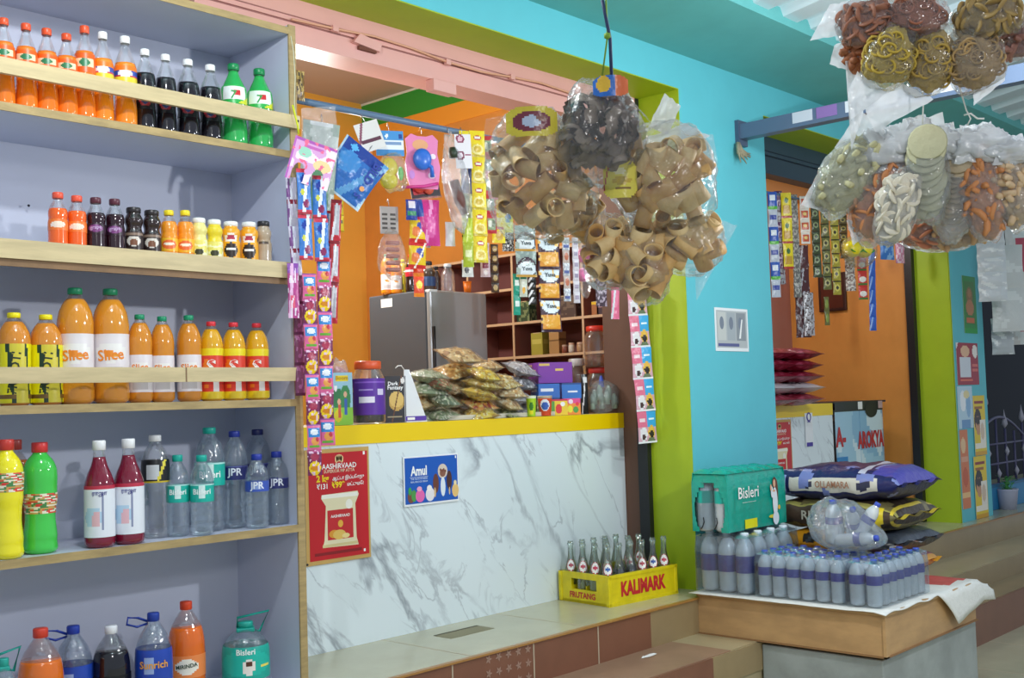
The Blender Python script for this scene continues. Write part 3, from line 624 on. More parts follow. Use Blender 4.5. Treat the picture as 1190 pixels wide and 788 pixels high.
# ================================================================ posters
INKW = mat('ink_white', '#f6f6f2', .5)
def ink(c): return mat('ink_'+c.strip('#'), c, .5)
def panel(o, x0, x1, z0, z1, m, y): o.add([(x0, y, z0), (x1, y, z0), (x1, y, z1), (x0, y, z1)], [(0, 1, 2, 3)], m); return o
def ell(o, cx, cz, rx, rz, m, y, n=20, a0=0, a1=2*PI):
    v = [(cx+rx*math.cos(a0+(a1-a0)*i/n), y, cz+rz*math.sin(a0+(a1-a0)*i/n)) for i in range(n if a1-a0 > 6.2 else n+1)]
    o.add(v, [tuple(range(len(v)))], m); return o
def flour_poster(x0, x1, z0, z1, yy, label, frame=True):
    W, H = x1-x0, z1-z0
    t = thing('poster', label, 'poster', (x0, yy, z0))
    MB().box((0, -.002, 0), (W, 0, H), mat('poster_gold_border', '#c9a25c', .5)).build('border', t)
    e = .05*W
    MB().box((e, -.003, e), (W-e*.6, -.0018, H-e), mat('poster_red', '#c41a24', .35)).build('sheet', t)
    o = MB(); y = -.0035
    put_text(o, 'AASHIRVAAD', W*.52, H*.845, W*.54, INKW, y=y); put_text(o, 'SUPERIOR MP ATTA', W*.52, H*.802, W*.48, ink('#e8c8a8'), y=y)
    put_text(o, '2 kg', W*.26, H*.735, W*.19, ink('#f4d810'), y=y, bold=.04); put_text(o, 'ஆட்டா இப்போது', W*.66, H*.735, W*.5, INKW, y=y, bold=.02)
    put_text(o, '₹131', W*.25, H*.675, W*.16, INKW, y=y); put_text(o, '₹99*', W*.5, H*.68, W*.2, ink('#f4d810'), y=y, bold=.04); put_text(o, 'மட்டுமே!', W*.77, H*.68, W*.26, INKW, y=y)
    o.build('lettering', t)
    o = MB(); gm = ink('#f0c890')
    for a in (-.9, -.45, 0, .45, .9): ell(o, W*.52+.035*W*math.sin(a)*1.6, H*.885+.012*math.cos(a), W*.022, W*.045, gm, y)
    o.build('wheat_emblem', t)
    # picture of the bag
    o = MB(); yb = -.0034
    bagm, bag2, hl = ink('#e9dfb8'), ink('#d8c890'), ink('#f6f3e6')
    o.add([(W*x, yb, H*z) for x, z in ((.24, .14), (.8, .13), (.77, .2), (.76, .5), (.82, .58), (.8, .61), (.24, .6), (.23, .57), (.3, .5), (.27, .2))], [tuple(range(10))], bagm)
    panel(o, W*.24, W*.8, H*.565, H*.6, hl, yb-.0002); panel(o, W*.24, W*.79, H*.14, H*.165, bag2, yb-.0002)
    panel(o, W*.32, W*.72, H*.2, H*.46, ink('#c8222a'), yb-.0003)
    ell(o, W*.66, H*.5, W*.055, W*.06, hl, yb-.0004); ell(o, W*.52, H*.335, W*.04, W*.045, ink('#eab040'), yb-.0006)
    ell(o, W*.5, H*.24, W*.1, W*.06, ink('#e8c060'), yb-.0005); ell(o, W*.42, H*.25, W*.08, W*.05, ink('#e09a30'), yb-.0004); ell(o, W*.6, H*.225, W*.06, W*.03, ink('#f0d890'), yb-.0006)
    put_text(o, 'AASHIRVAAD', W*.52, H*.405, W*.3, INKW, y=yb-.0007)
    o.box((W*.12, yb-.0003, H*.075), (W*.85, yb, H*.1), ink('#8a1018')); panel(o, W*.9, W*.93, H*.93, H*.96, INKW, yb); panel(o, W*.88, W*.91, H*.06, H*.085, INKW, yb)
    o.build('bag_picture', t); return t
flour_poster(P(357, 585, Y=YC).x-.012, P(428.5, 585, Y=YC).x, -.543, -.146, YC-.0045, 'red flour poster with Tamil writing taped to the marble counter below the yellow edge')
def icecream_poster():
    x0, x1, z0, z1 = 2.838, 3.123, -.380, -.194; W, H = x1-x0, z1-z0
    t = thing('poster', 'blue ice cream poster with a white border taped to the marble counter', 'poster', (x0, YC-.0045, z0))
    MB().box((0, -.002, 0), (W, 0, H), mat('poster_white', '#eef0f2', .4)).build('border', t)
    MB().box((.006, -.003, .008), (W-.006, -.0018, H-.006), mat('poster_blue', '#1558b8', .35)).build('sheet', t)
    o = MB(); y = -.0035
    put_text(o, 'Amul', W*.265, H*.70, W*.29, INKW, y=y, bold=.035, h=H*.2); put_text(o, 'THE TASTE OF INDIA', W*.27, H*.54, W*.3, ink('#c8d8f0'), y=y); put_text(o, 'REAL MILK ICE CREAM', W*.27, H*.48, W*.3, ink('#c8d8f0'), y=y)
    panel(o, W*.1, W*.43, H*.57, H*.575, INKW, y); o.build('lettering', t)
    o = MB()
    for cx, cz, rx, rz, c in ((.12, .15, .07, .12, '#7a4a3a'), (.17, .17, .05, .12, '#4a9a4a'), (.28, .16, .09, .13, '#e868b0'), (.27, .3, .05, .05, '#f0a8c8'), (.46, .17, .09, .14, '#e8e4e8'), (.45, .3, .05, .06, '#f4f0ec'), (.57, .38, .06, .2, '#6a3a30'), (.55, .2, .02, .1, '#d8b888'), (.7, .62, .1, .15, '#d8c8b8'), (.7, .58, .06, .08, '#8a5a48'), (.7, .3, .05, .2, '#e0e8f0'), (.82, .42, .055, .2, '#4a2a28'), (.82, .2, .015, .08, '#d8b888'), (.93, .2, .07, .14, '#e8c078'), (.93, .36, .03, .05, '#f0e0b0')):
        ell(o, W*cx, H*cz+.006, W*rx*.9, H*rz, ink(c), y-.0001*len(o.f)/10)
    ell(o, W*.1, H*.3, W*.03, H*.08, ink('#3aa050'), y-.0003); panel(o, W*.94, W*.96, H*.9, H*.95, INKW, y)
    for k in range(4): ell(o, W*(.66+.03*k), H*(.68-.03*(k % 2)), W*.015, H*.03, ink('#7a4838'), y-.0006)
    o.build('ice_cream_picture', t); return t
icecream_poster()
# paper sheet on the turquoise pillar
t = thing('notice', 'small white-bordered grey notice pasted on the turquoise pillar', 'notice', (4.425, YW-.001, .202)); W, H = .285, .2
MB().box((0, -.002, 0), (W, 0, H), mat('notice_paper', '#eef0f0', .4)).build('border', t)
MB().box((.012, -.0028, .016), (W-.012, -.0018, H-.012), mat('notice_grey', '#b8bcbc', .4)).build('sheet', t)
o = MB(); y = -.0032
panel(o, .02, .09, .05, .18, ink('#c9cbc6'), y); panel(o, .1, .17, .05, .18, ink('#a9b0b4'), y); panel(o, .18, .26, .05, .18, ink('#8f959a'), y)
for k in range(3): ell(o, .055+.08*k, .13, .018, .03, ink('#7a8290'), y-.0002)
o.add([(.2, y-.0004, .06), (.215, y-.0004, .06), (.235, y-.0004, .15), (.225, y-.0004, .15)], [(0, 1, 2, 3)], INKW)
panel(o, .02, .2, .022, .036, ink('#5a5f90'), y); o.build('picture', t)
# posters on the far pillar
def far_poster(pa, pb, label, base, shapes, name='poster'):
    a = P(*pa, Y=YW); b = P(*pb, Y=YW); W, H = b.x-a.x, a.z-b.z
    t = thing(name, label, 'poster', ((a.x+b.x)/2, YW-.004, a.z))
    o = MB(); card(o, W, H, pat(base, *shapes), nu=30, nv=44); o.build('sheet', t); return t, W, H
far_poster((1117, 320), (1135.5, 388), 'green poster with a brown figure, highest on the far turquoise pillar', '#2a8a3e', [('r', .14, .08, .86, .84, '#3c7a34'), ('e', .5, .35, .24, .16, '#8a6a3a'), ('e', .5, .3, .13, .08, '#a8784a'), ('e', .5, .55, .3, .14, '#b87a50'), ('r', .2, .72, .8, .82, '#c86a40'), ('r', 0, .9, 1, 1, '#1c9a3c')])
t, W, H = far_poster((1110, 398), (1137.5, 447), 'maroon poster with a white panel on the far turquoise pillar, below the green one', '#a01c34', [('r', .12, .34, .64, .82, '#d8dce4'), ('e', .4, .2, .2, .14, '#e8b890'), ('e', .86, .2, .12, .16, '#f0e8e0'), ('r', .7, .5, .95, .56, '#d86a60'), ('r', .7, .62, .95, .68, '#d86a60'), ('r', .15, .86, .7, .92, '#e06a50'), ('d', -.2, .1, .6, '#e8e4e0')])
far_poster((1111.5, 449), (1131, 497), 'white and blue poster of pale bottles on the far turquoise pillar, behind the yellow poster', '#bcd8e8', [('e', .35, .35, .2, .25, '#f0f4f8'), ('e', .7, .45, .16, .3, '#8ab4d8'), ('e', .6, .2, .2, .1, '#e8d8a0'), ('r', .2, .8, .8, 1, '#6a9ac8')])
o, W, H = far_poster((1114, 500), (1128, 590), 'orange-red poster strip on the far turquoise pillar, beside the yellow posters', '#d87a4a', [('e', .4, .2, .3, .1, '#e8c090'), ('e', .5, .6, .35, .12, '#c85a30'), ('r', .1, .35, .9, .42, '#e0a080'), ('r', .0, .8, 1, .86, '#f0c080')])
def yellow_poster(pa, pb, label):
    t, W, H = far_poster(pa, pb, label, '#e8c81c', [('e', .34, .42, .3, .2, '#2a1c18'), ('e', .34, .5, .2, .16, '#c89068'), ('e', .34, .42, .2, .07, '#2a1c18'), ('r', .5, .42, .95, .8, '#f0e8dc'), ('e', .7, .6, .16, .14, '#d8c0a8'), ('r', .1, .08, .85, .13, '#8a2a2a'), ('r', .1, .19, .75, .22, '#a06020'), ('r', .05, .8, .95, .88, '#f4ecdc'), ('r', 0, .93, 1, 1, '#d8a010')]); t.location.y -= .003
yellow_poster((1129, 460), (1146, 528), 'yellow poster with a dark-haired face on the far turquoise pillar, upper of the two')
yellow_poster((1130, 531), (1148, 600), 'yellow poster with a dark-haired face on the far turquoise pillar, lower of the two')
# small white patch on the right lime reveal, scrap on the step
a = P(1067, 449, X=XCc-.006); tag(MB().prism([(0, 0), (.02, .0), (.018, .02), (.006, .026)], -.001, .001, INKW, M=Matrix.Translation((0, 0, 0)) @ Matrix.Rotation(PI/2, 4, 'Z')).build('paper_scrap', None, (XCc-.0065, a.y, a.z)), 'tiny white paper scrap stuck on the lime green reveal of the second opening', 'paper')
a = P(754, 762.5, Z=T2+.002)
tag(MB().add([(-.05, 0, .0), (-.01, -.012, .001), (.05, -.004, .0), (.048, .008, .002), (.015, .004, .006), (-.02, .012, .001)], [(0, 1, 2, 3, 4, 5)], INKW).add([(-.05, 0, .0), (-.02, .012, .001), (-.03, .004, .008)], [(0, 1, 2)], INKW).build('paper_scrap', None, tuple(a)), 'torn strip of white paper lying on the step below the yellow crate', 'paper')
# ================================================================ yellow crate with glass bottles
M_crate = mat('yellow_crate_plastic', '#e8d312', .4, noise_amt=.18, nscale=14)
CR = Vector((3.672, 2.9, L)); CW, CD, CHH = .425, .285, .125; rzc = -.09
t = thing('bottle_crate', 'yellow plastic crate lettered in red, full of glass bottles, against the marble counter', 'crate', tuple(CR), rzc)
o = MB(); th = .014
o.box((0, 0, 0), (CW, CD, .012), M_crate)
o.box((0, 0, 0), (CW, th, CHH), M_crate); o.box((0, CD-th, 0), (CW, CD, CHH), M_crate)
for x0 in (0, CW-th):        # ends with a hand hole
    o.box((x0, 0, 0), (x0+th, CD, .055), M_crate); o.box((x0, 0, .1), (x0+th, CD, CHH), M_crate); o.box((x0, 0, .055), (x0+th, .07, .1), M_crate); o.box((x0, CD-.07, .055), (x0+th, CD, .1), M_crate)
for x in (-.004, CW-.014):
    for y in (-.004, CD-.014): o.box((x, y, 0), (x+.018, y+.018, CHH), M_crate, bev=.003)
o.box((-.004, -.004, CHH-.012), (CW+.004, .0, CHH+.001), M_crate); o.box((-.004, -.004, 0), (CW+.004, 0, .012), M_crate)
o.build('shell', t)
o = MB()
for k in range(1, 6): o.box((CW*k/6-.002, th, .012), (CW*k/6+.002, CD-th, .07), M_crate)
for k in range(1, 4): o.box((th, CD*k/4-.002, .012), (CW-th, CD*k/4+.002, .07), M_crate)
o.build('divider', t)
o = MB(); put_text(o, 'KALIMARK', CW*.5, .064, CW*.66, ink('#c4222a'), y=-.0012, h=.062, bold=.05); o.build('lettering', t)
o = MB(); put_text(o, 'FRUTANG', CD*.47, .033, CD*.52, ink('#c0382c'), fn=lambda x, z: (-.0012, CD-x, z), h=.026, bold=.04); o.build('lettering', t)
GL = film('bottle_glass', '#e6efe9', gloss=.8, rough=.04, haze=.04, bump=0, facing=.5)
def glass_bottle(loc, label, liq, lab):
    t = thing('glass_bottle', label, 'bottle', loc, face_cam(Vector(loc)), group='glass bottles in the yellow crate'); H = .235; R = .027
    pr = [(0, .0), (.9, .0), (1, .03), (1, .42), (.96, .5), (.7, .62), (.46, .74), (.4, .86), (.42, .93), (.52, .935), (.52, .965), (.44, .97), (.44, 1)]
    MB().lathe([(r*R, z*H) for r, z in pr], GL, 16).build('glass', t)
    if liq: MB().lathe([(r*R*.9, z*H+.002) for r, z in pr if z <= liq[1]]+[(0, liq[1]*H)], liquid('liq_'+liq[0].strip('#'), liq[0]), 16).build('liquid', t)
    if lab:
        o = MB(); rr = lambda z: (prof_r(pr, z)+.02)*R
        def fn(u, v): a = -PI/2+(u-.5)*1.7; z = .68-.2*v; return (rr(z)*math.cos(a), rr(z)*math.sin(a), z*H)
        o.grid(fn, 14, 10, PLAB, pat('#c83040', ('e', .5, .5, .46, .46, '#f2f0ec'), ('e', .5, .5, .3, .16, lab)), keep=lambda u, v: ((u-.5)/.5)**2+((v-.5)/.5)**2 <= 1); o.build('label', t)
    return t
MZ = Matrix.Translation(CR) @ Matrix.Rotation(rzc, 4, 'Z')
lay = [(0, 0, None, '#3060b0'), (0, 1, ('#a8b060', .45), '#c83050'), (0, 2, ('#a8b468', .4), '#c04050'), (0, 3, None, '#b04050'), (1, 0, ('#241a1e', .55), None), (1, 1, ('#2a1e20', .5), '#b04050'), (1, 3, None, '#b04050'), (2, 0, ('#1c1418', .6), None), (2, 2, ('#8a9048', .4), None), (3, 0, ('#d88030', .5), '#b04050'), (3, 1, ('#d8a060', .4), '#c04050'), (3, 3, None, None), (4, 0, None, '#3050a0'), (4, 2, None, '#b83048'), (5, 0, ('#b84a30', .3), '#c83048'), (5, 2, None, '#b83048'), (4, 3, None, None), (2, 3, None, None)]
desc = {None: 'empty', '#a8b060': 'pale green', '#a8b468': 'pale green', '#241a1e': 'dark', '#2a1e20': 'dark', '#1c1418': 'dark', '#8a9048': 'olive', '#d88030': 'orange', '#d8a060': 'pale orange', '#b84a30': 'red-brown'}
for i, j, lq, lb in lay:
    p = MZ @ Vector(((i+.5)*CW/6, (j+.5)*CD/4, .0125))
    glass_bottle(tuple(p), 'glass soda bottle standing in the yellow crate on the plinth', lq, lb)
# ================================================================ low wooden chest on its concrete block
ZCH = -.828
struct(MB().box((4.075, 1.93, G), (4.985, Y2-.011, T2-.012), M_conc, bev=.006).build('trim_17'))
M_ply = mat('tan_plywood', '#c29a6a', .45, noise_amt=.2, nscale=5, stretch=(1, 1, 3))
M_plyd = mat('tan_plywood_edge', '#8f6a44', .6)
t = thing('wooden_chest', 'low tan plywood chest on a concrete block, carrying water packs and rice sacks', 'chest', (4.055, 1.905, T2))
o = MB(); W, D, H = .895, .83, ZCH-.012-T2
o.box((.006, .006, .0), (W-.006, D, H), M_ply, bev=.003); o.build('body', t)
MB().box((-.004, -.008, H), (W+.005, D, H+.012), M_ply, bev=.004).build('lid', t)
o = MB(); o.box((.0, .0, .0), (.022, .012, H), M_ply); o.box((0, .0, 0), (W, .01, .006), M_plyd); o.box((.0, .01, 0), (.01, D, .006), M_plyd); o.build('corner_trim', t)
# white woven sack spread as a cloth
M_woven = mat('white_woven_sack', '#e6e6e0', .6, noise_amt=.06, nscale=40, bump=.3, bscale=90)
M_wovr = mat('red_print_woven_sack', '#cf5f5a', .6, noise_amt=.2, nscale=20)
def cloth(u, v):
    x = 4.03+u*1.07; k = (x-4.6)/.5
    f = .004+(.14*max(0, min(1, (x-4.5)/.17))**1.5 if x < 4.67 else .14-.085*(x-4.67)/.43)
    s_ = -f+v*(.86+f); wob = .004*noise.noise(Vector((x*7, s_*7, 1)))
    y = 1.897+max(s_, 0)-(.006+.014*min(1, -s_/.1) if s_ < 0 else 0); z = ZCH+.0035+abs(wob)+min(0, s_)*.97
    if x < 4.56 and v < .03: z += .004*math.sin(x*31)
    if x > 4.96: z -= (x-4.96)*.35+.01*math.sin(y*20)*(x-4.96)/.14
    return (x, y, z)
o = MB(); o.grid(cloth, 70, 40, M_woven, keep=lambda u, v: True)
ob = MB()
for f in range(len(o.f)):
    pass
k2 = o.mi(M_wovr)
for i, f in enumerate(o.f):
    c = sum((Vector(o.v[j]) for j in f), Vector())/4
    if 4.74 < c.x < 5.06 and 1.955 < c.y < 2.3: o.m[i] = k2
ob = o.build('sack_cloth'); tag(ob, 'white woven sack with a red print spread over the wooden chest, drooping past its end', 'sack')
sm = ob.modifiers.new('s', 'SOLIDIFY'); sm.thickness = .003; sm.offset = 1
# ---------------- water packs
ZB = ZCH+.009
FILMM = film('milky_bottle_plastic', '#eef4f8', gloss=.5, rough=.12, haze=.6, bump=.3, bscale=60, facing=.5, hazecol='#f6fbff', thru=.12)
def mini_bottle(t, x, y, z, H, R, capm, labm, lz=(.46, .62), me={}):
    key = (round(H, 3), round(R, 4), capm.name, labm.name)
    if key not in me:
        pr = smooth_prof(PROFILES['water'], 22)
        a = MB().lathe([(r*R, zz_*H) for r, zz_ in pr], FILMM, 12).mesh('bottle')
        b = MB().lathe([(R*.42, .91*H), (R*.44, .915*H), (R*.44, .985*H), (R*.38, H), (0, H)], capm, 10).mesh('cap')
        c = MB().lathe([(R*.995, lz[0]*H), (R*1.0, lz[1]*H)], labm, 14).mesh('label')
        me[key] = (a, b, c)
    a, b, c = me[key]
    ob = bpy.data.objects.new('bottle', a); COL.objects.link(ob); ob.parent = t; ob.location = (x, y, z)
    for nm, m in (('cap', b), ('label', c)):
        q = bpy.data.objects.new(nm, m); COL.objects.link(q); q.parent = ob
WRAP = film('shrink_wrap', '#eaf2f8', gloss=.45, rough=.1, haze=.05, bump=1.0, bscale=24, facing=.4, hazecol='#eef4fa')
BLUEC = mat('blue_cap', '#3a52b8', .4); PURL = mat('violet_blue_label', '#4a4c9a', .4); PURL2 = mat('violet_label', '#55508e', .4); TEALC = mat('teal_cap', '#12a898', .4)
def wrap_box(W, D, H, bulge=.004, nx=6, ny=4, seed=0, m=None, topamp=.014):
    m = m or WRAP; o = MB()
    def side(a, b):
        def fn(u, v):
            p = Vector(a).lerp(Vector(b), u); n = Vector((b[1]-a[1], -(b[0]-a[0]), 0)).normalized(); L_ = (Vector(b)-Vector(a)).length
            k = max(1, round(L_/.064)); bl = bulge*(abs(math.sin(PI*k*u)))**.7*(1 if .05 < v < .95 else .2)
            sh_ = -.010*max(0, (.22-v)/.22)
            return tuple(p+n*(bl+sh_+.002*noise.noise(Vector((u*9+seed, v*9, a[0]*5))))+Vector((0, 0, H*(1-v))))
        return fn
    c = [(0, 0, 0), (W, 0, 0), (W, D, 0), (0, D, 0)]
    for i in range(4): o.grid(side(c[i], c[(i+1) % 4]), 36, 12, m)
    o.grid(lambda u, v: (u*W, v*D, H+topamp*(abs(math.sin(PI*nx*u))*abs(math.sin(PI*ny*v)))**.6-.004), 36, 24, m); return o
def water_pack(label, x, y, W, D, H, nx, ny, capm, labm, lz=(.46, .62), rz=0, z=None, text=None):
    t = thing('water_bottle_pack', label, 'water bottles', (x, y, z if z is not None else ZB), rz, None)
    wrap_box(W, D, H*.93, nx=nx, ny=ny, seed=x).build('shrink_wrap', t)
    px_, py_ = W/nx, D/ny; R = min(px_, py_)*.48
    for i in range(nx):
        for j in range(ny):
            mini_bottle(t, (i+.5)*px_, (j+.5)*py_, .001, H*.985, R, capm, labm, lz)
    return t
water_pack('wrapped pack of large water bottles with violet labels, under the teal pack', 4.07, 2.49, .42, .255, .25, 4, 3, mat('clear_white_cap', '#dfe6ee', .4), PURL2, (.34, .62))
water_pack('wrapped pack of small water bottles along the chest edge, before the large bottles', 4.085, 2.085, .27, .385, .185, 4, 6, BLUEC, PURL, (.46, .64))
water_pack('wrapped pack of small water bottles at the chest corner, beneath the clear bag', 4.085, 1.935, .45, .14, .18, 7, 2, BLUEC, PURL, (.46, .66))
# teal pack
TEALW = mat('teal_shrink_print', '#12a08c', .25, coat=.4, bump=.5, bscale=30)
t = thing('water_bottle_pack', 'teal printed pack of tall water bottles on top of the violet-labelled pack', 'water bottles', (4.055, 2.565, ZB+.25), 0)
W, D, H = .475, .175, .245
o = MB(); wb = wrap_box(W, D, H, nx=6, ny=2, m=TEALW, bulge=.003, topamp=.02)
# leave an arched window on the end that faces -X
keepf = []; 
for i, f in enumerate(wb.f):
    c = sum((Vector(wb.v[j]) for j in f), Vector())/len(f)
    if c.x < .012 and ((c.y-D/2)/(D*.42))**2+((c.z-H*.36)/(H*.46))**2 < 1: continue
    keepf.append(i)
wb.f = [wb.f[i] for i in keepf]; wb.m = [0]*len(keepf); wb.sm = [True]*len(keepf); wb.c = [(1, 1, 1)]*len(keepf)
wb.build('teal_wrap', t)
o = MB(); o.grid(lambda u, v: (.004+.003*math.sin(u*7), u*D, .01+v*H*.8), 10, 10, WRAP); o.build('clear_end', t)
for i in range(6):
    for j in range(2): mini_bottle(t, (i+.5)*W/6, (j+.5)*D/2, .001, H*.96, .040, TEALC, mat('teal_label', '#18b0a0', .4), (.5, .72))
o = MB(); put_text(o, 'Bisleri', W*.33, H*.64, W*.34, INKW, y=-.007, bold=.01); panel(o, W*.22, W*.45, H*.47, H*.475, INKW, -.0075); o.build('lettering', t)
o = MB(); y = -.0075; cx = W*.78
for (x, z, rx, rz_, c) in ((0, .74, .05, .1, '#5a3526'), (.03, .56, .045, .25, '#6a4030'), (-.005, .73, .032, .07, '#e0b090'), (0, .4, .062, .26, '#e6eef2'), (-.055, .58, .03, .1, '#e6eef2'), (-.075, .66, .02, .06, '#e0b090'), (-.02, .6, .04, .02, '#e0b090'), (-.06, .16, .1, .03, '#d8d040'), (0, .12, .075, .12, '#dfe8f0'), (.07, .3, .03, .04, '#e8c040')):
    ell(o, cx+x*W*.9, H*z, rx*W*.7, rz_*H, ink(c), y); y -= .0002
o.build('printed_figure', t)
MB().box((W*.25, -.009, .006), (W*.45, -.0065, H*.18), mat('yellow_sticker', '#e8e020', .4)).build('price_sticker', t)
o = MB()
for yy in (.055, .12): o.tube([(-.001, yy, .06), (-.003, yy-.004, .04), (-.001, yy+.006, .02), (0, yy+.014, .012)], .0025, M_dark, 5)
o.build('dark_wrap_mark', t)
# crumpled clear bag with loose bottles
t = thing('clear_bag_of_bottles', 'crumpled clear plastic bag of small blue-capped water bottles lying on the wrapped packs', 'bag', (4.13, 2.0, ZB+.185))
def bagf(u, v):
    a = 2*PI*u; ph = PI*v; p = Vector((math.cos(a)*math.sin(ph), math.sin(a)*math.sin(ph), math.cos(ph)))
    p = Vector((abs(p.x)**.75*(1 if p.x > 0 else -1)*.165, abs(p.y)**.75*(1 if p.y > 0 else -1)*.15, (abs(p.z)**.8*(1 if p.z > 0 else -1)*.5+.5)*.205))
    n = noise.noise(p*14)*.028+noise.noise(p*33)*.012
    q = p*(1+n*3.2); zf = p.z/.19; return (q.x*(1-.25*zf)+.14, q.y*(1-.35*zf)+.12+.07*zf, max(.004, q.z*(1.0-.3*max(0, (p.x/.14)))))
o = MB(); o.grid(bagf, 72, 48, film('crumpled_clear_bag', '#f2f6fa', gloss=.55, rough=.14, haze=.22, bump=1.0, bscale=28, facing=.45, hazecol='#e8f0f6')); o.build('plastic_film', t)
for (x, y, z, rx, ry) in ((.09, .19, .03, .1, -.1), (.15, .19, .02, -.1, .0), (.09, .17, .04, 1.45, .2), (.15, .12, .04, .5, .3), (.19, .15, .035, .3, -.6)):
    me0 = MB(); n0 = len(COL.objects); mini_bottle(t, x, y, z, .175, .028, BLUEC, PURL, (.46, .62))
    bt = [c for c in t.children if c.name.startswith('bottle')][-1]; bt.rotation_euler = (rx, ry, 0)
# ---------------- rice sacks
SK = printed('printed_woven_sack', rough=.32, bump=.5, bscale=26)
def sack(label, x, y, z, W, Lg, T, pattern, rz=0, seed=0, textf=None, m=None):
    t = thing('rice_sack', label, 'sack', (x, y, z), rz)
    o = MB(); m = m or SK
    def fn(u, v):
        a = 2*PI*u; w = 2*v-1; e = (1-abs(w)**5)**.5 if abs(w) < 1 else 0
        cx = math.cos(a); cz = -math.sin(a)
        X = (abs(cx)**.55)*(1 if cx > 0 else -1)*W/2*(1-.10*(1-abs(w)**2)*0+.04*abs(w)**6); Z = (abs(cz)**.75)*(1 if cz > 0 else -1)*T/2*max(e, .03)
        nz = noise.noise(Vector((X*9+seed, w*4, Z*9+seed)))*.014+noise.noise(Vector((X*25+seed, w*13, Z*20)))*.004
        Y = w*Lg/2*(1+.03*abs(cx)**3)
        return (X*(1+nz), Y, max(Z+nz*e+T/2+.004*(abs(w)**8), .001))
    o.grid(fn, 56, 40, m, pattern); o.build('sack_body', t, fixn=True)
    for s_ in (-1, 1):
        o = MB(); o.grid(lambda u, v, s_=s_: ((u-.5)*W*1.04, s_*(Lg/2+v*.022), T/2+.008*math.sin(u*19+seed)+.004), 30, 2, m, lambda u, v: pattern(.25+.5*u if u < 1 else .5, .02)); o.build('seam', t)
    if textf:
        o = MB(); textf(o, lambda x, zz_: (-W/2*1.0-.010, -x, T/2+zz_)); o.build('lettering', t)
    return t
XSK = 4.62
# pattern u: 0/1 = right side (+X), .25 = underside, .5 = side facing the counter-left, .75 = top ; v: back(1)..front(0)
pn = pat('#23265a', ('r', .445, .14, .56, .80, '#d9d2c4'), ('e', .5, .26, .03, .05, '#3a3850'), ('e', .5, .68, .03, .05, '#3a3850'), ('r', .45, .82, .57, .98, '#9fb0e0'), ('n', 8, 5, .28, '#7d86c0'), ('r', .6, .0, .9, .2, '#4e4aa6'), ('r', .60, .24, .92, .3, '#c9c8d8'), ('r', .62, .86, .9, .93, '#b8bede'), ('r', .15, .0, .35, 1, '#1d2046'))
pn2 = pat('#3a2e22', ('r', .44, .06, .6, .95, '#4c3c30'), ('r', .58, .0, .62, 1, '#a8a058'), ('r', .3, .12, .46, .19, '#e0c030'), ('r', .0, .02, 1, .06, '#d8c040'), ('n', 7, 2, .3, '#7a7048'), ('r', .45, .1, .6, .17, '#e8cc30'))
pn3 = pat('#2a2c34', ('r', .4, .55, .66, .95, '#e09a20'), ('e', .53, .72, .06, .09, '#35302c'), ('r', .45, .3, .7, .5, '#e0a020'), ('r', .6, .0, .95, .2, '#3c4450'), ('r', .4, .0, .5, .06, '#c8ccd4'), ('n', 6, 8, .3, '#4a5058'))
pn4 = pat('#8a2438', ('n', 6, 4, .2, '#a23848'), ('r', .0, .0, 1, .03, '#e0a030'), ('r', .4, .3, .6, .8, '#6e1c2c'))
sack('maroon sack at the bottom of the stack of rice sacks on the chest', XSK+.21, 2.36, ZB, .42, .50, .12, pn4, seed=1)
sack('dark grey sack with orange edges, second from the bottom of the sack stack', XSK+.225, 2.37, ZB+.108, .44, .54, .11, pn3, seed=2, rz=-.05)
sack('dark brown sack with gold bands, under the navy sack of the stack', XSK+.205, 2.40, ZB+.204, .43, .60, .145, pn2, seed=3, textf=lambda o, f: put_text(o, 'RIZWAN', -.02, .0, .22, ink('#b8b0a0'), fn=f, h=.04))
sack('navy blue sack with a pale side band, on top of the rice sack stack', XSK+.205, 2.40, ZB+.335, .44, .62, .155, pn, seed=4, rz=.02, textf=lambda o, f: put_text(o, 'OLLAMARA', .02, .002, .16, ink('#a8765a'), fn=f, h=.03))
# potted plant at the far doorway
a = Vector((8.12, 2.88, L))
t = thing('plant_pot', 'small white pot with a green leafy plant before the blue board at the far doorway', 'plant', tuple(a))
MB().lathe([(0, 0), (.055, 0), (.07, .13), (.075, .14), (.065, .14), (.06, .12), (0, .12)], mat('pale_pot', '#b0b2c8', .5), 20).build('pot', t)
o = MB()
for k in range(40):
    r = random.random()*.05; an = random.random()*6.28; h = .12+random.random()*.1; x, y = r*math.cos(an), r*math.sin(an); d = Vector((math.cos(an), math.sin(an), .4))*.035; s_ = Vector((-math.sin(an), math.cos(an), 0))*.012
    p = Vector((x, y, h)); o.add([p, p+d*.5+s_, p+d, p+d*.5-s_], [(0, 1, 2, 3)], mat('leaf_green', '#4a9a4a', .5))
    o.tube([(x*.3, y*.3, .11), (x, y, h)], .0015, mat('leaf_green', '#4a9a4a', .5), 4)
o.build('foliage', t)
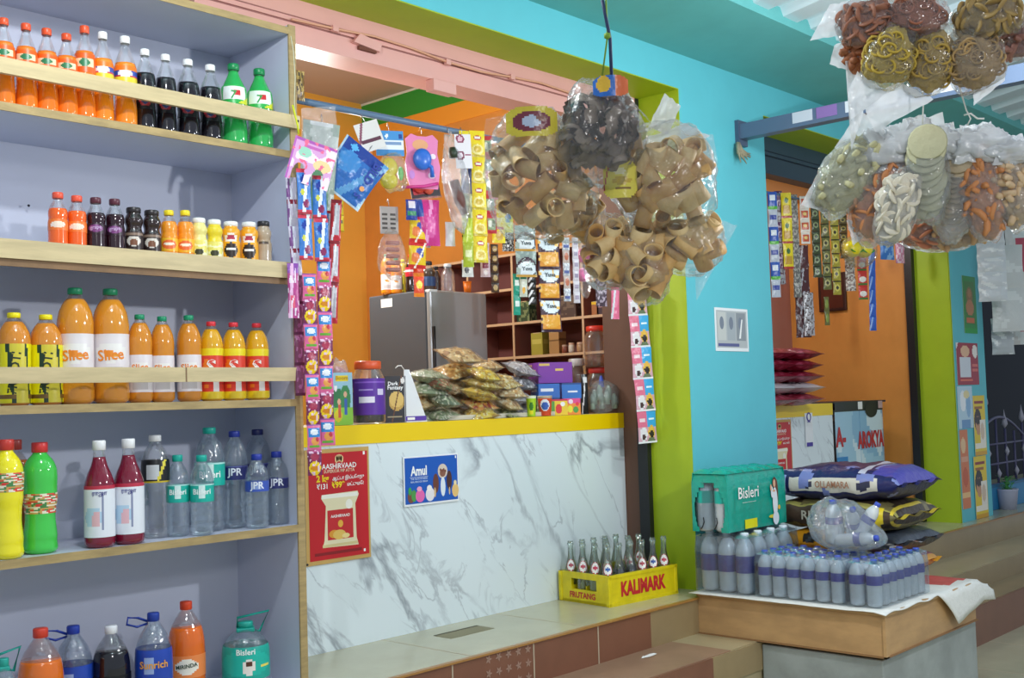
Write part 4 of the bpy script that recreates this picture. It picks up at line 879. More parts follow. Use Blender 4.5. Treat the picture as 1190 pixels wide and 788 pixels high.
# ================================================================ second shop: packets, drum, sticker
flour_poster(P(891, 540, Y=YC).x, P(920, 540, Y=YC).x, -.545, -.146, YC-.0045, 'red flour poster on the marble counter of the second shop, partly behind the pillar')
a = P(938, 480, Y=YC); b = P(938, 519, Y=YC)
t = thing('payment_sticker', 'narrow white payment sticker with a violet emblem on the second shop counter', 'sticker', (a.x-.04, YC-.0045, b.z)); W = .09; H = a.z-b.z
MB().box((0, -.001, 0), (W, 0, H), mat('sticker_white', '#eceef2', .4)).build('sheet', t)
o = MB(); ell(o, W*.5, H*.88, W*.3, W*.3, ink('#4a3a9a'), -.002); ell(o, W*.5, H*.88, W*.16, W*.2, INKW, -.0023); panel(o, W*.1, W*.9, .0, H*.12, ink('#4a3aa0'), -.002); panel(o, W*.3, W*.7, H*.72, H*.745, ink('#6a60b0'), -.002); o.build('print', t)
t = thing('ice_box', 'pale blue milk cooler with a black lid band and red lettering beside the second counter', 'cooler', (6.27, YC, L))
W = .74; H = P(1000, 466, Y=YC).z-L
pb = pat('#a8cfe6', ('n', 3, 2, .0, '#8fbcdc'), ('n', 5, 6, .25, '#d8eaf4'))
o = MB()
def fnb(u, v):
    s_ = u*(W+.35)
    if s_ < W-.12: return (s_, 0, (H-.06)*(1-v))
    k = min(1, (s_-(W-.12))/.19); r = .12; a_ = k*PI/2
    if s_ < W-.12+.19: return (W-.12+r*math.sin(a_), r-r*math.cos(a_), (H-.06)*(1-v))
    return (W, r+(s_-(W+.07)), (H-.06)*(1-v))
o.grid(fnb, 60, 30, PLAB, pb); o.build('body', t)
o = MB(); o.grid(lambda u, v: tuple(Vector(fnb(u, 0))+Vector((0, -.002, .06*(1-v)))), 60, 2, mat('black_band', '#22242a', .4)); o.box((0, .01, H-.012), (W-.02, .4, H), mat('lid_dark', '#30343c', .4)); o.build('lid', t)
o = MB(); panel(o, .30, .36, H-.05, H-.004, INKW, -.004); panel(o, .58, .64, H-.05, H-.004, mat('pinkish_patch', '#c8a8a8', .5), -.004); ell(o, .48, H-.055, .085, .05, mat('black_band', '#22242a', .4), -.0045); o.build('lid_catch', t)
o = MB(); put_text(o, 'A-', .06, H-.21, .13, ink('#c42a34'), y=-.003, h=.12, bold=.04); put_text(o, 'AROKYA', .46, H-.24, .36, ink('#c42a34'), y=-.003, h=.11, bold=.05)
panel(o, .0, .14, H-.37, H-.33, ink('#3a8ac8'), -.003); o.build('lettering', t)
MB().box((.32, -.0015, .0), (.322, -.0005, H-.06), mat('fold_line', '#7fa8c8', .4)).build('fold', t)
pm = pat('#8e1c34', ('n', 7, 3, .22, '#b8506a'), ('r', .1, .45, .9, .6, '#7a1228'), ('e', .5, .5, .2, .2, '#a83048'))
pw = pat('#d8d4d8', ('e', .3, .5, .16, .3, '#4a4450'), ('e', .3, .5, .11, .2, '#d8d4d8'), ('r', .6, .4, .9, .55, '#7a7480'))
zk = ZK+.001
for j in range(5):
    for i in range(2):
        white = (j == 1)
        x = 5.22+i*.285+.015*random.random(); t = thing('snack_packet', ('white ringed packet' if white else 'maroon packet')+', %s layer of the second counter stack, %s' % (['lowest', 'second', 'middle', 'fourth', 'top'][j], 'by the pillar' if i == 0 else 'away from the pillar'), 'packet', (x, YC+.06, zk+j*.062+.03))
        o = MB(); pouch(o, .285, .26, .066, pw if white else pm, 20, 16, wr=.006, seed=i*9+j, M=Matrix.Rotation(-PI/2, 4, 'X')); o.build('packet_body', t)
        for c in t.children: c.location = (.143, 0, 0)
# ================================================================ snack bags hung over the porch
BAGF = film('snack_bag_film', '#f7f8f8', gloss=.4, rough=.1, haze=.06, bump=1.0, bscale=45, facing=.4, hazecol='#f2f4f6')
BAGW = film('milky_bag_film', '#f4f6f8', gloss=.45, rough=.1, haze=.2, bump=1.0, bscale=45, facing=.4, hazecol='#f4f6f8')
BAGT = film('very_milky_bag_film', '#f0f2f4', gloss=.4, rough=.2, haze=.75, bump=1.0, bscale=40, facing=.4, hazecol='#f8fafc', thru=.3)
def fry(name, col, col2=None): return mat(name, col, .6, col2=col2, nscale=30, bump=.3, bscale=60)
M_fry = fry('tube_snack', '#ecc88a', '#dcb276'); M_fryd = fry('dark_chip_snack', '#6a5040', '#8a7058')
def tube_mesh(r, h, m):
    mb = MB(); n = 16
    ro = [(r*(1+.05*math.sin(3*t/ n)), -h/2+h*t/5) for t in range(6)]
    mb.lathe([(r, -h/2), (r*.96, 0), (r, h/2), (r*.88, h/2), (r*.84, 0), (r*.88, -h/2), (r, -h/2)], m, n, sx=1, sy=.82); return mb.mesh('snack_tube')
TUBES = [tube_mesh(.0175, .044, M_fry), tube_mesh(.019, .040, fry('tube_snack_pale', '#f0d29c', '#e2be84')), tube_mesh(.016, .05, fry('tube_snack_toasted', '#deb06c', '#cc9a5c'))]
_PC = {}
def PIECE(c, seed):
    if (c, seed % 3) in _PC: return _PC[(c, seed % 3)]
    mb = MB(); m = fry('piece_'+c.strip('#'), c)
    if seed % 3 == 0: mb.lathe([(0, -.002), (.013, -.002), (.0145, 0), (.013, .002), (0, .002)], m, 14)
    elif seed % 3 == 1: mb.tube([(-.018, 0, -.003), (-.009, .002, .003), (0, .003, .004), (.009, .002, .003), (.018, 0, -.003)], [.003, .0055, .006, .0055, .003], m, 7)
    else: mb.tube([(-.016, 0, 0), (0, .003, .002), (.016, 0, 0)], [.005, .0065, .005], m, 7)
    _PC[(c, seed % 3)] = mb.mesh('snack_piece'); return _PC[(c, seed % 3)]
def chip_mesh(c):
    mb = MB(); mb.grid(lambda u, v: ((u-.5)*.036, (v-.5)*.03, .010*math.cos((u-.5)*3)+.002*math.sin(v*9)), 8, 6, fry('chip_'+c.strip('#'), c), keep=lambda u, v: (2*u-1)**2+(2*v-1)**2 < 1.1)
    mb.grid(lambda u, v: ((u-.5)*.036, (v-.5)*.03, .0085+.010*math.cos((u-.5)*3)-.010+.002*math.sin(v*9)), 8, 6, fry('chip_'+c.strip('#'), c), flip=True, keep=lambda u, v: (2*u-1)**2+(2*v-1)**2 < 1.1); return mb.mesh('dark_chip')
CHIPS = [chip_mesh('#968474'), chip_mesh('#76665a')]
def blob(W, H, D, seed, amp=.18, neck=.0, sq=.8):
    """lumpy hanging bag, centre at the origin; its top gathers into a neck"""
    def fn(u, v):
        a = 2*PI*u; ph = PI*v; sp = math.sin(ph)**sq; x, y, z = math.cos(a)*sp, math.sin(a)*sp, math.cos(ph)
        x = abs(x)**.8*(1 if x > 0 else -1)
        n = 1+amp*noise.noise(Vector((x*1.8+seed, y*1.8, z*1.8)))+amp*.35*noise.noise(Vector((x*6+seed, y*6, z*6)))+amp*.12*noise.noise(Vector((x*16, y*16+seed, z*16)))
        if neck and z > .3: k = (z-.3)/.7; x *= 1-neck*k; y *= 1-neck*k
        return (x*W/2*n, y*D/2*n, z*H/2*n)
    return fn
def flap(mb, pts, m, seed=0, n=10):
    """a loose sheet of film between four corners"""
    a, b, c, d = [Vector(p) for p in pts]
    mb.grid(lambda u, v: tuple(a.lerp(b, u).lerp(d.lerp(c, u), v)+Vector((0, .006*noise.noise(Vector((u*4+seed, v*4, 0))), .004*noise.noise(Vector((u*5, v*5+seed, 3)))))), n, n, m)
def snack_bag(label, px, py, w, h, D, kind='tube', tilt=0, seed=0, filmm=None, n=18, col=None, neck=.35, flaps=(), header=None, name='hanging_snack_bag', depthk=.7, dz=0):
    c = P(px, py, D=D); k = mpp(c); W, H = w*k, h*k; rz = face_cam(c)
    t = thing(name, label, 'snack bag', tuple(c), rot=(0, tilt, rz))
    fn = blob(W, H, min(W, H)*depthk, seed, neck=neck); filmm = filmm or BAGF
    o = MB(); o.grid(fn, 56, 40, filmm)
    for f in flaps: flap(o, [(x*k, y*k, z*k) for x, y, z in f[:4]], f[4] if len(f) > 4 else filmm, seed)
    o.build('plastic_film', t)
    rnd = random.Random(seed+5)
    if kind == 'tube':
        for i in range(n):
            g = (i+.5)/n; a = -PI*(((i*.381966)%1)*1.0); zz_ = .78-1.62*g+rnd.uniform(-.1, .1); s = math.sqrt(max(0, 1-zz_*zz_*.9))
            x, y, z = math.cos(a)*s*W/2*.74, math.sin(a)*s*min(W, H)*depthk/2*.62, zz_*H/2*.80
            ob = bpy.data.objects.new('snack_tube', TUBES[i % 3]); COL.objects.link(ob); ob.parent = t; ob.location = (x, y, z); ob.rotation_euler = (rnd.uniform(-1.2, 1.2), rnd.uniform(-1.2, 1.2), rnd.uniform(0, 3))
    elif kind == 'chip':
        for i in range(n):
            a = -PI*((i*.381966) % 1); zz_ = .8-1.6*(i+.5)/n; s = math.sqrt(max(0, 1-zz_*zz_*.9))
            ob = bpy.data.objects.new('dark_chip', CHIPS[i % 2]); COL.objects.link(ob); ob.parent = t; ob.location = (math.cos(a)*s*W/2*.72, math.sin(a)*s*min(W, H)*depthk/2*.6, zz_*H/2*.76); ob.rotation_euler = (rnd.uniform(.6, 2.4), rnd.uniform(-.9, .9), rnd.uniform(0, 3))
    elif kind == 'disc':
        for i in range(n):
            mb = MB(); r = min(W*.44, .034); mb.lathe([(0, 0), (r*.9, 0), (r, .0015), (r*.9, .003), (0, .003)], fry('papad_disc_'+(col or '#d8d4b0').strip('#'), col or '#d8d4b0'), 20)
            ob = mb.build('papad_disc', t); ob.location = (rnd.uniform(-.1, .1)*W, -min(W, H)*depthk*.3+i*.004, H*.34-i*H*.66/n); ob.rotation_euler = (PI/2*rnd.uniform(.78, .95), rnd.uniform(-.2, .2), 0)
    else:
        o = MB(); f2 = blob(W*.84, H*.86, min(W, H)*depthk*.8, seed+2, amp=.2, neck=.25)
        o.grid(lambda u, v: tuple(Vector(f2(u, v))*(1+.03*noise.noise(Vector((u*30, v*20, seed))))), 80, 60, mat('snack_filling_'+(col or '#c08050').strip('#'), col or '#c08050', .6, noise_amt=.22, nscale=70, bump=.35, bscale=120)); tag(o.build('snack_filling', t), kind='stuff')
        if kind == 'fill':
            pm = PIECE(col or '#c08050', seed)
            for i in range(34):
                a = -PI*((i*.381966) % 1); zz_ = .86-1.72*(i+.5)/34; s = math.sqrt(max(0, 1-zz_*zz_*.95)); rr = 1+rnd.uniform(-.08, .03)
                ob = bpy.data.objects.new('snack_piece', pm); COL.objects.link(ob); ob.parent = t; ob.location = (math.cos(a)*s*W/2*.80*rr, math.sin(a)*s*min(W, H)*depthk/2*.80*rr, zz_*H/2*.82); ob.rotation_euler = (rnd.uniform(-1.5, 1.5), rnd.uniform(-1.5, 1.5), rnd.uniform(0, 3))
        if kind == 'wheel':
            for i in range(n):
                a = rnd.uniform(-PI, 0); z = rnd.uniform(-.6, .6); s = math.sqrt(1-z*z)
                mb = MB(); R_ = .011; mb.tube([(R_*math.cos(q*PI/6), R_*math.sin(q*PI/6), 0) for q in range(13)], .0022, fry('wheel_'+col.strip('#'), col), 5, closed=False)
                for q in range(3): mb.tube([(R_*math.cos(q*PI/3), R_*math.sin(q*PI/3), 0), (-R_*math.cos(q*PI/3), -R_*math.sin(q*PI/3), 0)], .0015, fry('wheel_'+col.strip('#'), col), 4)
                ob = mb.build('wheel_snack', t); ob.location = (math.cos(a)*s*W/2*.78, math.sin(a)*s*min(W, H)*depthk/2*.85, z*H/2*.85); ob.rotation_euler = (PI/2+rnd.uniform(-.5, .5), rnd.uniform(-.5, .5), 0)
    if header:
        x0, z0, w_, h_, p_ = header; o = MB()
        o.grid(lambda u, v: (x0*k+(u-.5)*w_*k, -min(W, H)*depthk*.5*1.02+.012*(abs(u-.5)*2)**2, z0*k-(v-.5)*h_*k), 22, 18, PRN, p_, keep=lambda u, v: ((u-.5)/.5)**4+((v-.5)/.5)**4 <= 1); o.build('printed_label', t)
    return t
DB = 2.0
ylab = pat('#d8c43c', ('e', .5, .5, .38, .36, '#7a3040'), ('e', .5, .5, .2, .2, '#b8c4dc'), ('e', .7, .4, .1, .1, '#8a5a50'))
ylab2 = pat('#e0cf52', ('d', .2, .25, .3, '#b83838'), ('e', .55, .55, .3, .1, '#c8a83a'), ('r', .35, .7, .8, .76, '#8a6a30'), ('e', .5, .3, .18, .1, '#e8e0b0'))
snack_bag('large clear bag of tube snacks with a maroon badge, beside the yellow sachet strips', 628, 203, 130, 150, DB, n=26, seed=1, neck=.12, header=(-8, 52, 58, 34, ylab), flaps=(((-62, 10, 70), (-20, 12, 78), (-10, 12, 52), (-66, 10, 50)), ((20, 14, 72), (62, 10, 40), (50, 16, 20), (10, 10, 50))))
snack_bag('clear bag of dark brown chips with a blue and orange label, topmost of its bunch', 697, 155, 100, 128, DB-.03, kind='chip', n=46, seed=2, neck=.3, header=(14, 46, 40, 24, pat('#2a6ac0', ('e', .3, .4, .2, .4, '#e8b838'), ('r', .62, .0, 1, 1, '#e07040'))), flaps=(((-40, -6, 30), (20, -12, 66), (34, -8, 44), (-30, -12, 10)), ((20, 0, 66), (44, 6, 30), (60, 0, 10), (30, 4, 40), BAGW)))
snack_bag('clear bag of tube snacks with a yellow label, before the lime pillar edge', 768, 205, 128, 122, DB, n=24, seed=3, neck=.1, filmm=BAGF, header=(-46, -8, 38, 44, ylab2), flaps=(((-30, -2, 40), (30, 4, 62), (58, 0, 44), (-20, -16, 14), BAGT), ((-12, 2, 60), (8, 2, 98), (26, 2, 82), (10, 2, 48), BAGT), ((28, 4, 54), (62, 4, 46), (66, 0, 10), (40, -8, 10), BAGW)))
snack_bag('clear bag of tube snacks with a loose pointed corner before the turquoise pillar', 792, 280, 96, 76, DB+.02, n=14, seed=4, neck=.1, tilt=.2, flaps=(((14, 0, 34), (60, 4, 28), (28, 4, -66), (16, -4, -10), BAGW),))
snack_bag('small clear bag of tube snacks pointing down at the bottom of the hanging bunch', 745, 305, 62, 96, DB-.02, n=12, seed=5, tilt=-.3, neck=.1)
snack_bag('small clear bag of tube snacks hanging just above the pink balls', 706, 292, 56, 88, DB-.01, n=10, seed=6, neck=.2)
snack_bag('clear bag of tube snacks tucked beneath the maroon-badged bag', 662, 252, 78, 58, DB+.04, n=12, seed=7, neck=.1)
# cord of the bunch
a = P(703, -30, D=DB); b = P(706, 42, D=DB); c = P(707, 88, D=DB)
t = thing('hanging_rope', 'green and dark blue cord holding up the bunch of tube snack bags', 'rope', tuple(b)); 
MB().tube([a-b, Vector((0, 0, 0)), P(699, 95, D=DB)-b], .0016, mat('green_cord', '#7fa838', .6), 6).build('green_strand', t)
MB().tube([P(700, 0, D=DB)-b, P(704, 20, D=DB)-b, P(709, 45, D=DB)-b, P(711, 96, D=DB)-b], .0032, mat('navy_cord', '#2c3d66', .6), 6).build('dark_strand', t)
MB().lathe([(0, -.006), (.006, -.003), (.006, .004), (0, .007)], mat('green_cord', '#7fa838', .6), 8).build('knot', t)
# right bunches
DC = 2.05
F3 = [(-22, 0, 50), (20, 0, 60), (24, 0, 30), (-20, 0, 24)]
def rb(label, px, py, w, h, kind, col, seed, tilt=0, D=DC, n=8, neck=.35, fm=None, flaps=(), dk=.6): return snack_bag(label, px, py, w, h, D, kind=kind, col=col, seed=seed, tilt=tilt, n=n, neck=neck, filmm=fm or BAGW, flaps=flaps, depthk=dk)
rb('slanting clear bag of pale green noodle snacks, outermost of the lower bunch', 990, 200, 62, 118, 'fill', '#d2cc9c', 11, tilt=.75, flaps=(((-40, 2, 60), (30, 2, 66), (24, 0, 10), (-34, 0, 10), BAGT), ((-20, -2, -66), (10, -2, -52), (10, 0, -20), (-30, 0, -20), BAGT)))
rb('clear bag of orange lumpy snacks beside the pale green one in the lower bunch', 1022, 225, 54, 118, 'fill', '#e89c66', 12, tilt=.35, flaps=(((-20, -2, 70), (24, 2, 64), (20, 0, 20), (-20, 0, 20), BAGT), ((-26, 0, -40), (-10, 0, -66), (0, 0, -50), (-10, 0, -30), BAGT)))
rb('plump clear bag of white snacks in the middle of the lower bunch', 1042, 240, 46, 94, 'fill', '#ece2cc', 15, tilt=.3, D=DC-.04)
rb('clear bag of large pale round papads in the lower bunch', 1078, 205, 50, 112, 'disc', '#d6d2aa', 14, tilt=0, D=DC-.02, n=9, flaps=(((-24, 2, 62), (20, 2, 74), (24, 0, 30), (-20, 0, 30), BAGT),))
rb('clear bag of stacked thin papads beside the round papad bag', 1108, 225, 44, 116, 'disc', '#bba889', 15, tilt=.06, D=DC, n=14)
rb('clear bag of orange-brown curled snacks in the lower bunch below the knotted string', 1144, 220, 48, 124, 'fill', '#d68e58', 16, tilt=-.04, D=DC, flaps=(((-20, 2, 80), (12, 2, 70), (22, 0, 20), (-20, 0, 24), BAGT),))
rb('clear bag of beige snacks beyond the orange-brown curls of the lower bunch', 1178, 216, 46, 108, 'fill', '#dcbc94', 17, tilt=-.1, D=DC)
rb('clear bag of reddish snacks peeping out under the white bag of the lower bunch', 1082, 265, 84, 52, 'fill', '#cc8260', 18, tilt=.1, D=DC+.06, neck=.1)
rb('clear bag of tan snacks under the stacked papads of the lower bunch', 1120, 262, 80, 50, 'fill', '#cca478', 19, tilt=-.2, D=DC+.05, neck=.1)
# film tops of the lower bunch
t = thing('hanging_bag_tops', 'crumpled white plastic tops knotted together above the lower hanging bunch', 'bag', tuple(P(1075, 165, D=DC)), rot=(0, 0, face_cam(P(1075, 165, D=DC))))
k = mpp(P(1075, 165, D=DC)); o = MB()
for i, (x0, x1, z0, z1) in enumerate(((-70, -20, -30, 18), (-35, 10, -20, 26), (0, 40, -24, 14), (30, 80, -30, 10), (70, 112, -36, -8))):
    fn = blob((x1-x0)*k*1.2, (z1-z0)*k, .03, 40+i, amp=.5)
    o.grid(lambda u, v, fn=fn, x0=x0, x1=x1, z0=z0, z1=z1: (fn(u, v)[0]+(x0+x1)/2*k, fn(u, v)[1], fn(u, v)[2]+(z0+z1)/2*k), 36, 26, BAGT)
    flap(o, [(x0*k, -.01, z0*k), (x1*k, .0, z0*k), ((x1-8)*k, .01, (z1+8)*k), ((x0+12)*k, -.01, (z1+2)*k)], BAGT, i)
o.build('plastic_film', t)
DU = 2.0
rb('clear bag of yellow wheel snacks in the upper bunch near the roof light', 1034, 66, 58, 74, 'wheel', '#c8a83e', 21, tilt=.35, D=DU-.02, n=26, fm=BAGF, neck=.1, flaps=(((-30, 0, -24), (10, 0, -40), (-20, 4, -80), (-34, 4, -50), BAGT),))
rb('clear bag of yellow spiral snacks in the middle of the upper bunch', 1082, 70, 58, 84, 'wheel', '#bf9c48', 22, tilt=.3, D=DU, n=26, fm=BAGF, neck=.1, flaps=(((-28, 0, -30), (14, 0, -44), (-40, 4, -92), (-66, 4, -60), BAGT),))
rb('clear bag of tan wheel snacks at the inner end of the upper bunch', 1132, 70, 66, 76, 'wheel', '#b89460', 23, tilt=-.25, D=DU, n=22, fm=BAGF, neck=.1, flaps=(((-10, 0, -30), (34, 0, -4), (24, 4, -34), (-16, 4, -50), BAGT),))
rb('clear bag of red-brown snacks at the outer side of the upper bunch', 1006, 28, 64, 60, 'fill', '#a46a50', 24, tilt=.2, D=DU+.02, neck=.1, fm=BAGF, flaps=(((-44, 0, 20), (-10, 0, 30), (-10, 0, -10), (-60, 0, -24), BAGT),))
rb('clear bag of rusty ring snacks high in the middle of the upper bunch', 1062, 20, 74, 60, 'wheel', '#a86448', 25, tilt=.1, D=DU+.02, n=18, neck=.1, fm=BAGF)
rb('clear bag of orange-brown snacks below the red-brown one of the upper bunch', 1000, 62, 34, 46, 'fill', '#a8643c', 26, tilt=.1, D=DU+.03, neck=.1, fm=BAGF, flaps=(((-30, 0, 10), (-4, 0, 24), (0, 0, -24), (-34, 0, -12), BAGT),))
rb('clear bag of yellow-brown snacks high at the inner end of the upper bunch', 1150, 18, 84, 54, 'fill', '#a98a50', 27, tilt=-.1, D=DU+.02, neck=.1, fm=BAGF)
rb('clear bag of dull pink snacks hanging behind the tan wheel snacks', 1178, 40, 50, 60, 'fill', '#9a6c60', 28, tilt=-.1, D=DU+.08, neck=.1, fm=BAGF)
t = thing('hanging_film_strip', 'long empty strip of clear plastic film dangling from the upper snack bunch', 'film', tuple(P(996, 120, D=DU)), rot=(0, 0, face_cam(P(996, 120, D=DU))))
k = mpp(P(996, 120, D=DU)); o = MB(); flap(o, [(-11*k, 0, 55*k), (12*k, .004, 55*k), (6*k, .006, -14*k), (-9*k, 0, -54*k)], BAGT, 4, 14); flap(o, [(-11*k, .004, 55*k), (12*k, .008, 50*k), (8*k, .01, 0*k), (-8*k, .004, -40*k)], BAGW, 5, 14); o.build('film', t)
t = thing('hanging_string', 'thin white string knotted between the upper and lower snack bunches', 'string', tuple(P(1120, 120, D=DU+.02)))
b = P(1120, 120, D=DU+.02); MB().tube([P(*q, D=DU+.02)-b for q in ((1112, 90), (1117, 108), (1123, 128), (1128, 138), (1124, 146))], .0012, INKW, 5).build('strand', t)
MB().tube([P(*q, D=DU+.02)-b for q in ((1120, 134), (1128, 132), (1136, 138), (1144, 138))], .0016, INKW, 5).build('bow', t)
MB().tube([P(*q, D=DU+.02)-b for q in ((1072, 106), (1073, 122), (1072, 144))], .0012, INKW, 5).build('strand', t)
# hanging cover film and packets at the far doorway
for i, (pa, pb, w, c) in enumerate((((1150, 265), (1152, 350), 26, '#c9ced2'), ((1168, 285), (1172, 385), 30, '#cfd2d2'), ((1184, 262), (1186, 400), 26, '#d6d2d0'), ((1164, 370), (1166, 412), 20, '#b8bcc0'))):
    a = P(*pa, Y=2.6+.05*i); b2 = P(*pb, Y=2.6+.05*i); k = mpp(a)
    t = thing('hanging_packet_strip', ['column of small pale clear packets hanging nearest the far pillar by the dark doorway', 'wide white packet hanging before the dark doorway, beside the column of small packets', 'white and red packet hanging at the inner side of the dark doorway', 'lowest pale packet hanging before the dark doorway'][i], 'packets', tuple(a), face_cam(a)*.8)
    H = a.z-b2.z; nn = 5 if i == 0 else 2
    for j in range(nn):
        o = MB(); pouch(o, w*k*1.25, H/nn, .03, pat(c, ('n', 3, i+j, .25, '#dfe2e2'), *([('r', .3, .2, .7, .8, '#c04a60')] if i == 2 else [])), 12, 14, wr=.006, seed=i*3+j); q = o.build('packet', t); q.location = (0, 0, -j*H/nn)
# ================================================================ strips of sachets
def strip(label, px, yt, yb, w, n, pats, Yp, t_=.010, tilt=0, name='hanging_sachet_strip', cat='sachets', group=None, X=None, nu=16, nv=22, text=None, wr=.002, cols=1, rz=None, sway=0):
    a = P(px, yt, Y=Yp); b = P(px, yb, Y=Yp); k = mpp(a); H = a.z-b.z; W = w*k
    t = thing(name, label, cat, tuple(a), rot=(0, tilt, (face_cam(a)*.55) if rz is None else rz), group=group)
    h = H/n
    for i in range(n):
        for c in range(cols):
            o = MB(); p_ = pats[(i+c) % len(pats)] if cols > 1 else pats[i % len(pats)]; pouch(o, W/cols, h*1.0, t_, p_, nu, nv, wr=wr, seed=i+px)
            q = o.build('sachet', t); q.location = ((c-(cols-1)/2)*W/cols, (random.random()-.5)*.003+sway*math.sin(i*1.4), -i*h); q.rotation_euler = (random.uniform(-.05, .05), 0, random.uniform(-.12, .12))
            if text:
                tx = text[(i+c) % len(text)]
                if tx:
                    o = MB(); put_text(o, tx[0], 0, -h*tx[1], W/cols*tx[2], ink(tx[3]), y=-t_/2-.0012, bold=.03, ang=tx[4] if len(tx) > 4 else 0); o.build('lettering', q)
    return t
def hook(t, Wk=.01): MB().tube([(0, 0, .0), (0, .004, .02), (0, .012, .03), (0, .02, .02)], .0012, mat('wire', '#9aa0a6', .3, metal=.8), 5).build('wire_hook', t)
# lollipop & candy strips at the end of the shelf
YS = 2.80
pblue = pat('#3a7ac8', ('r', 0, 0, 1, .1, '#c83850'), ('r', 0, .9, 1, 1, '#c83850'), ('e', .5, .25, .3, .1, '#1c3a9a'), ('d', .62, .86, .35, '#e8f0f8'), ('e', .6, .78, .22, .09, '#8a2a5a'), ('e', .35, .52, .14, .07, '#d0d040'), ('r', 0, .94, 1, 1, '#a82838'))
plol = pat('#7a2a58', ('r', 0, 0, 1, .08, '#c85a90'), ('e', .5, .72, .42, .28, '#f2d018'), ('e', .5, .72, .3, .1, '#d88a20'), ('e', .5, .28, .3, .16, '#a83050'), ('n', 6, 2, .3, '#e8c8e0'))
pmix = pat('#e06a9c', ('r', .06, .14, .94, .5, '#2f88d0'), ('e', .5, .3, .26, .12, '#f0f4f8'), ('e', .55, .66, .3, .16, '#e8a050'), ('e', .7, .6, .12, .1, '#c83848'), ('r', .1, .84, .9, .92, '#6ab040'), ('r', 0, 0, 1, .06, '#8a4a98'))
psil = pat('#b9b4c4', ('r', 0, 0, .3, 1, '#7a4a8a'), ('d', .4, .6, .3, '#e8e8f0'), ('r', 0, .44, 1, .54, '#8a2038'), ('n', 4, 3, .2, '#d0c8dc'))
pred = pat('#c02a38', ('r', .3, .15, .8, .85, '#b8b8c0'), ('d', .5, .7, .4, '#e8e8ee'), ('r', 0, 0, 1, .08, '#8a1424'))
ppur = pat('#b8488c', ('r', 0, 0, 1, .2, '#8a48a8'), ('d', .3, .6, .3, '#e8b8dc'), ('r', .2, .6, .6, .8, '#e05878'), ('n', 5, 1, .3, '#f0e0f0'))
strip('silver and purple candy strip hanging nearest the shelf edge, behind the blue candy packs', 338, 206, 320, 13, 2, [psil], YS+.03, tilt=-.04)
strip('short pink and purple candy strip hanging under the silver one at the shelf edge', 340, 306, 370, 13, 1, [ppur], YS+.02)
strip('blue candy pack strip with red ends hanging under the arch card, nearer the shelf', 352, 196, 302, 17, 2, [pblue], YS, tilt=-.02)
strip('blue candy pack strip with red ends hanging under the arch card, farther from the shelf', 371, 204, 304, 17, 2, [pblue], YS, tilt=-.01)
hc = P(362, 190, Y=YS-.02); k = mpp(hc)
t = thing('hanging_header_card', 'pink and lilac header card with two arched cutouts above the blue candy packs', 'card', tuple(hc), rot=(0, .28, face_cam(hc)*.55))
o = MB(); cp = pat('#d8a0d0', ('n', 4, 1, .05, '#f0dcec'), ('e', .3, .3, .15, .12, '#9ad0b8'), ('e', .75, .5, .2, .14, '#f0d098'), ('r', 0, 0, 1, .06, '#a850a8'), ('r', 0, 0, .04, 1, '#b860b8'), ('r', .25, .12, .7, .18, '#c060b0'), ('n', 9, 6, .3, '#e86a90'))
o.grid(lambda u, v: ((u-.5)*52*k, .002*math.sin(u*5), (.5-v)*52*k), 44, 44, CARD, cp, keep=lambda u, v: not (((u-.26)/.15)**2+((v-.86)/.3)**2 < 1 or ((u-.7)/.15)**2+((v-.88)/.3)**2 < 1)); o.build('card', t)
strip('long strip of candy sachets alternating lollipop and mix packs, nearer the shelf', 359, 318, 553, 17, 8, [pmix, plol], YS-.0, text=[('MIX', .3, .6, '#f4f8ff'), None], tilt=-.01)
strip('shorter strip of candy sachets alternating lollipop and mix packs, nearer the orange wall', 376, 300, 518, 18, 7, [pmix, plol], YS+.01, text=[('MIX', .3, .6, '#f4f8ff'), None])
strip('red and silver candy strip hanging between the sachet strips and the orange wall', 391, 232, 376, 13, 3, [pred], YS+.06, tilt=.06)
strip('narrow blue and white candy strip tucked behind the red and silver one', 384, 245, 350, 9, 3, [pat('#4a8ad0', ('d', .3, .6, .4, '#e8eef8'), ('r', 0, 0, 1, .1, '#c02838'))], YS+.09)
strip('purple wrapper strip hanging behind the two long candy strips', 346, 318, 460, 12, 4, [pat('#7a3a5c', ('n', 5, 2, .2, '#a05a88'), ('r', 0, .9, 1, 1, '#5a1c40'))], YS+.035)
# --- items along the rod
YH = 3.06
def hung(name, label, cat, px, py, w, h, fnbuild, Yp=YH, tilt=0, rz=None, hk=True):
    a = P(px, py, Y=Yp); k = mpp(a); t = thing(name, label, cat, tuple(a), rot=(0, tilt, face_cam(a)*.55 if rz is None else rz)); fnbuild(t, w*k, h*k, k)
    if hk: hook(t)
    return t
def b_greypouch(t, W, H, k):
    o = MB(); pouch(o, W, H, .03, pat('#9aa89a', ('n', 3, 2, .1, '#c8ccc4'), ('r', .3, .35, .8, .9, '#5a8a64'), ('r', .2, .0, .8, .06, '#e8e8e8')), 16, 24, wr=.01); o.build('pouch', t)
    o = MB(); flap(o, [(-W*.6, -.01, .03), (W*.3, -.012, .06), (W*.5, -.02, -H*.35), (-W*.5, -.016, -H*.4)], BAGW, 2, 14); o.build('film_cover', t)
hung('hanging_pouch', 'crumpled grey-green clear pouch hanging behind the pink arch card', 'pouch', 374, 142, 44, 118, b_greypouch, Yp=2.96, tilt=.1)
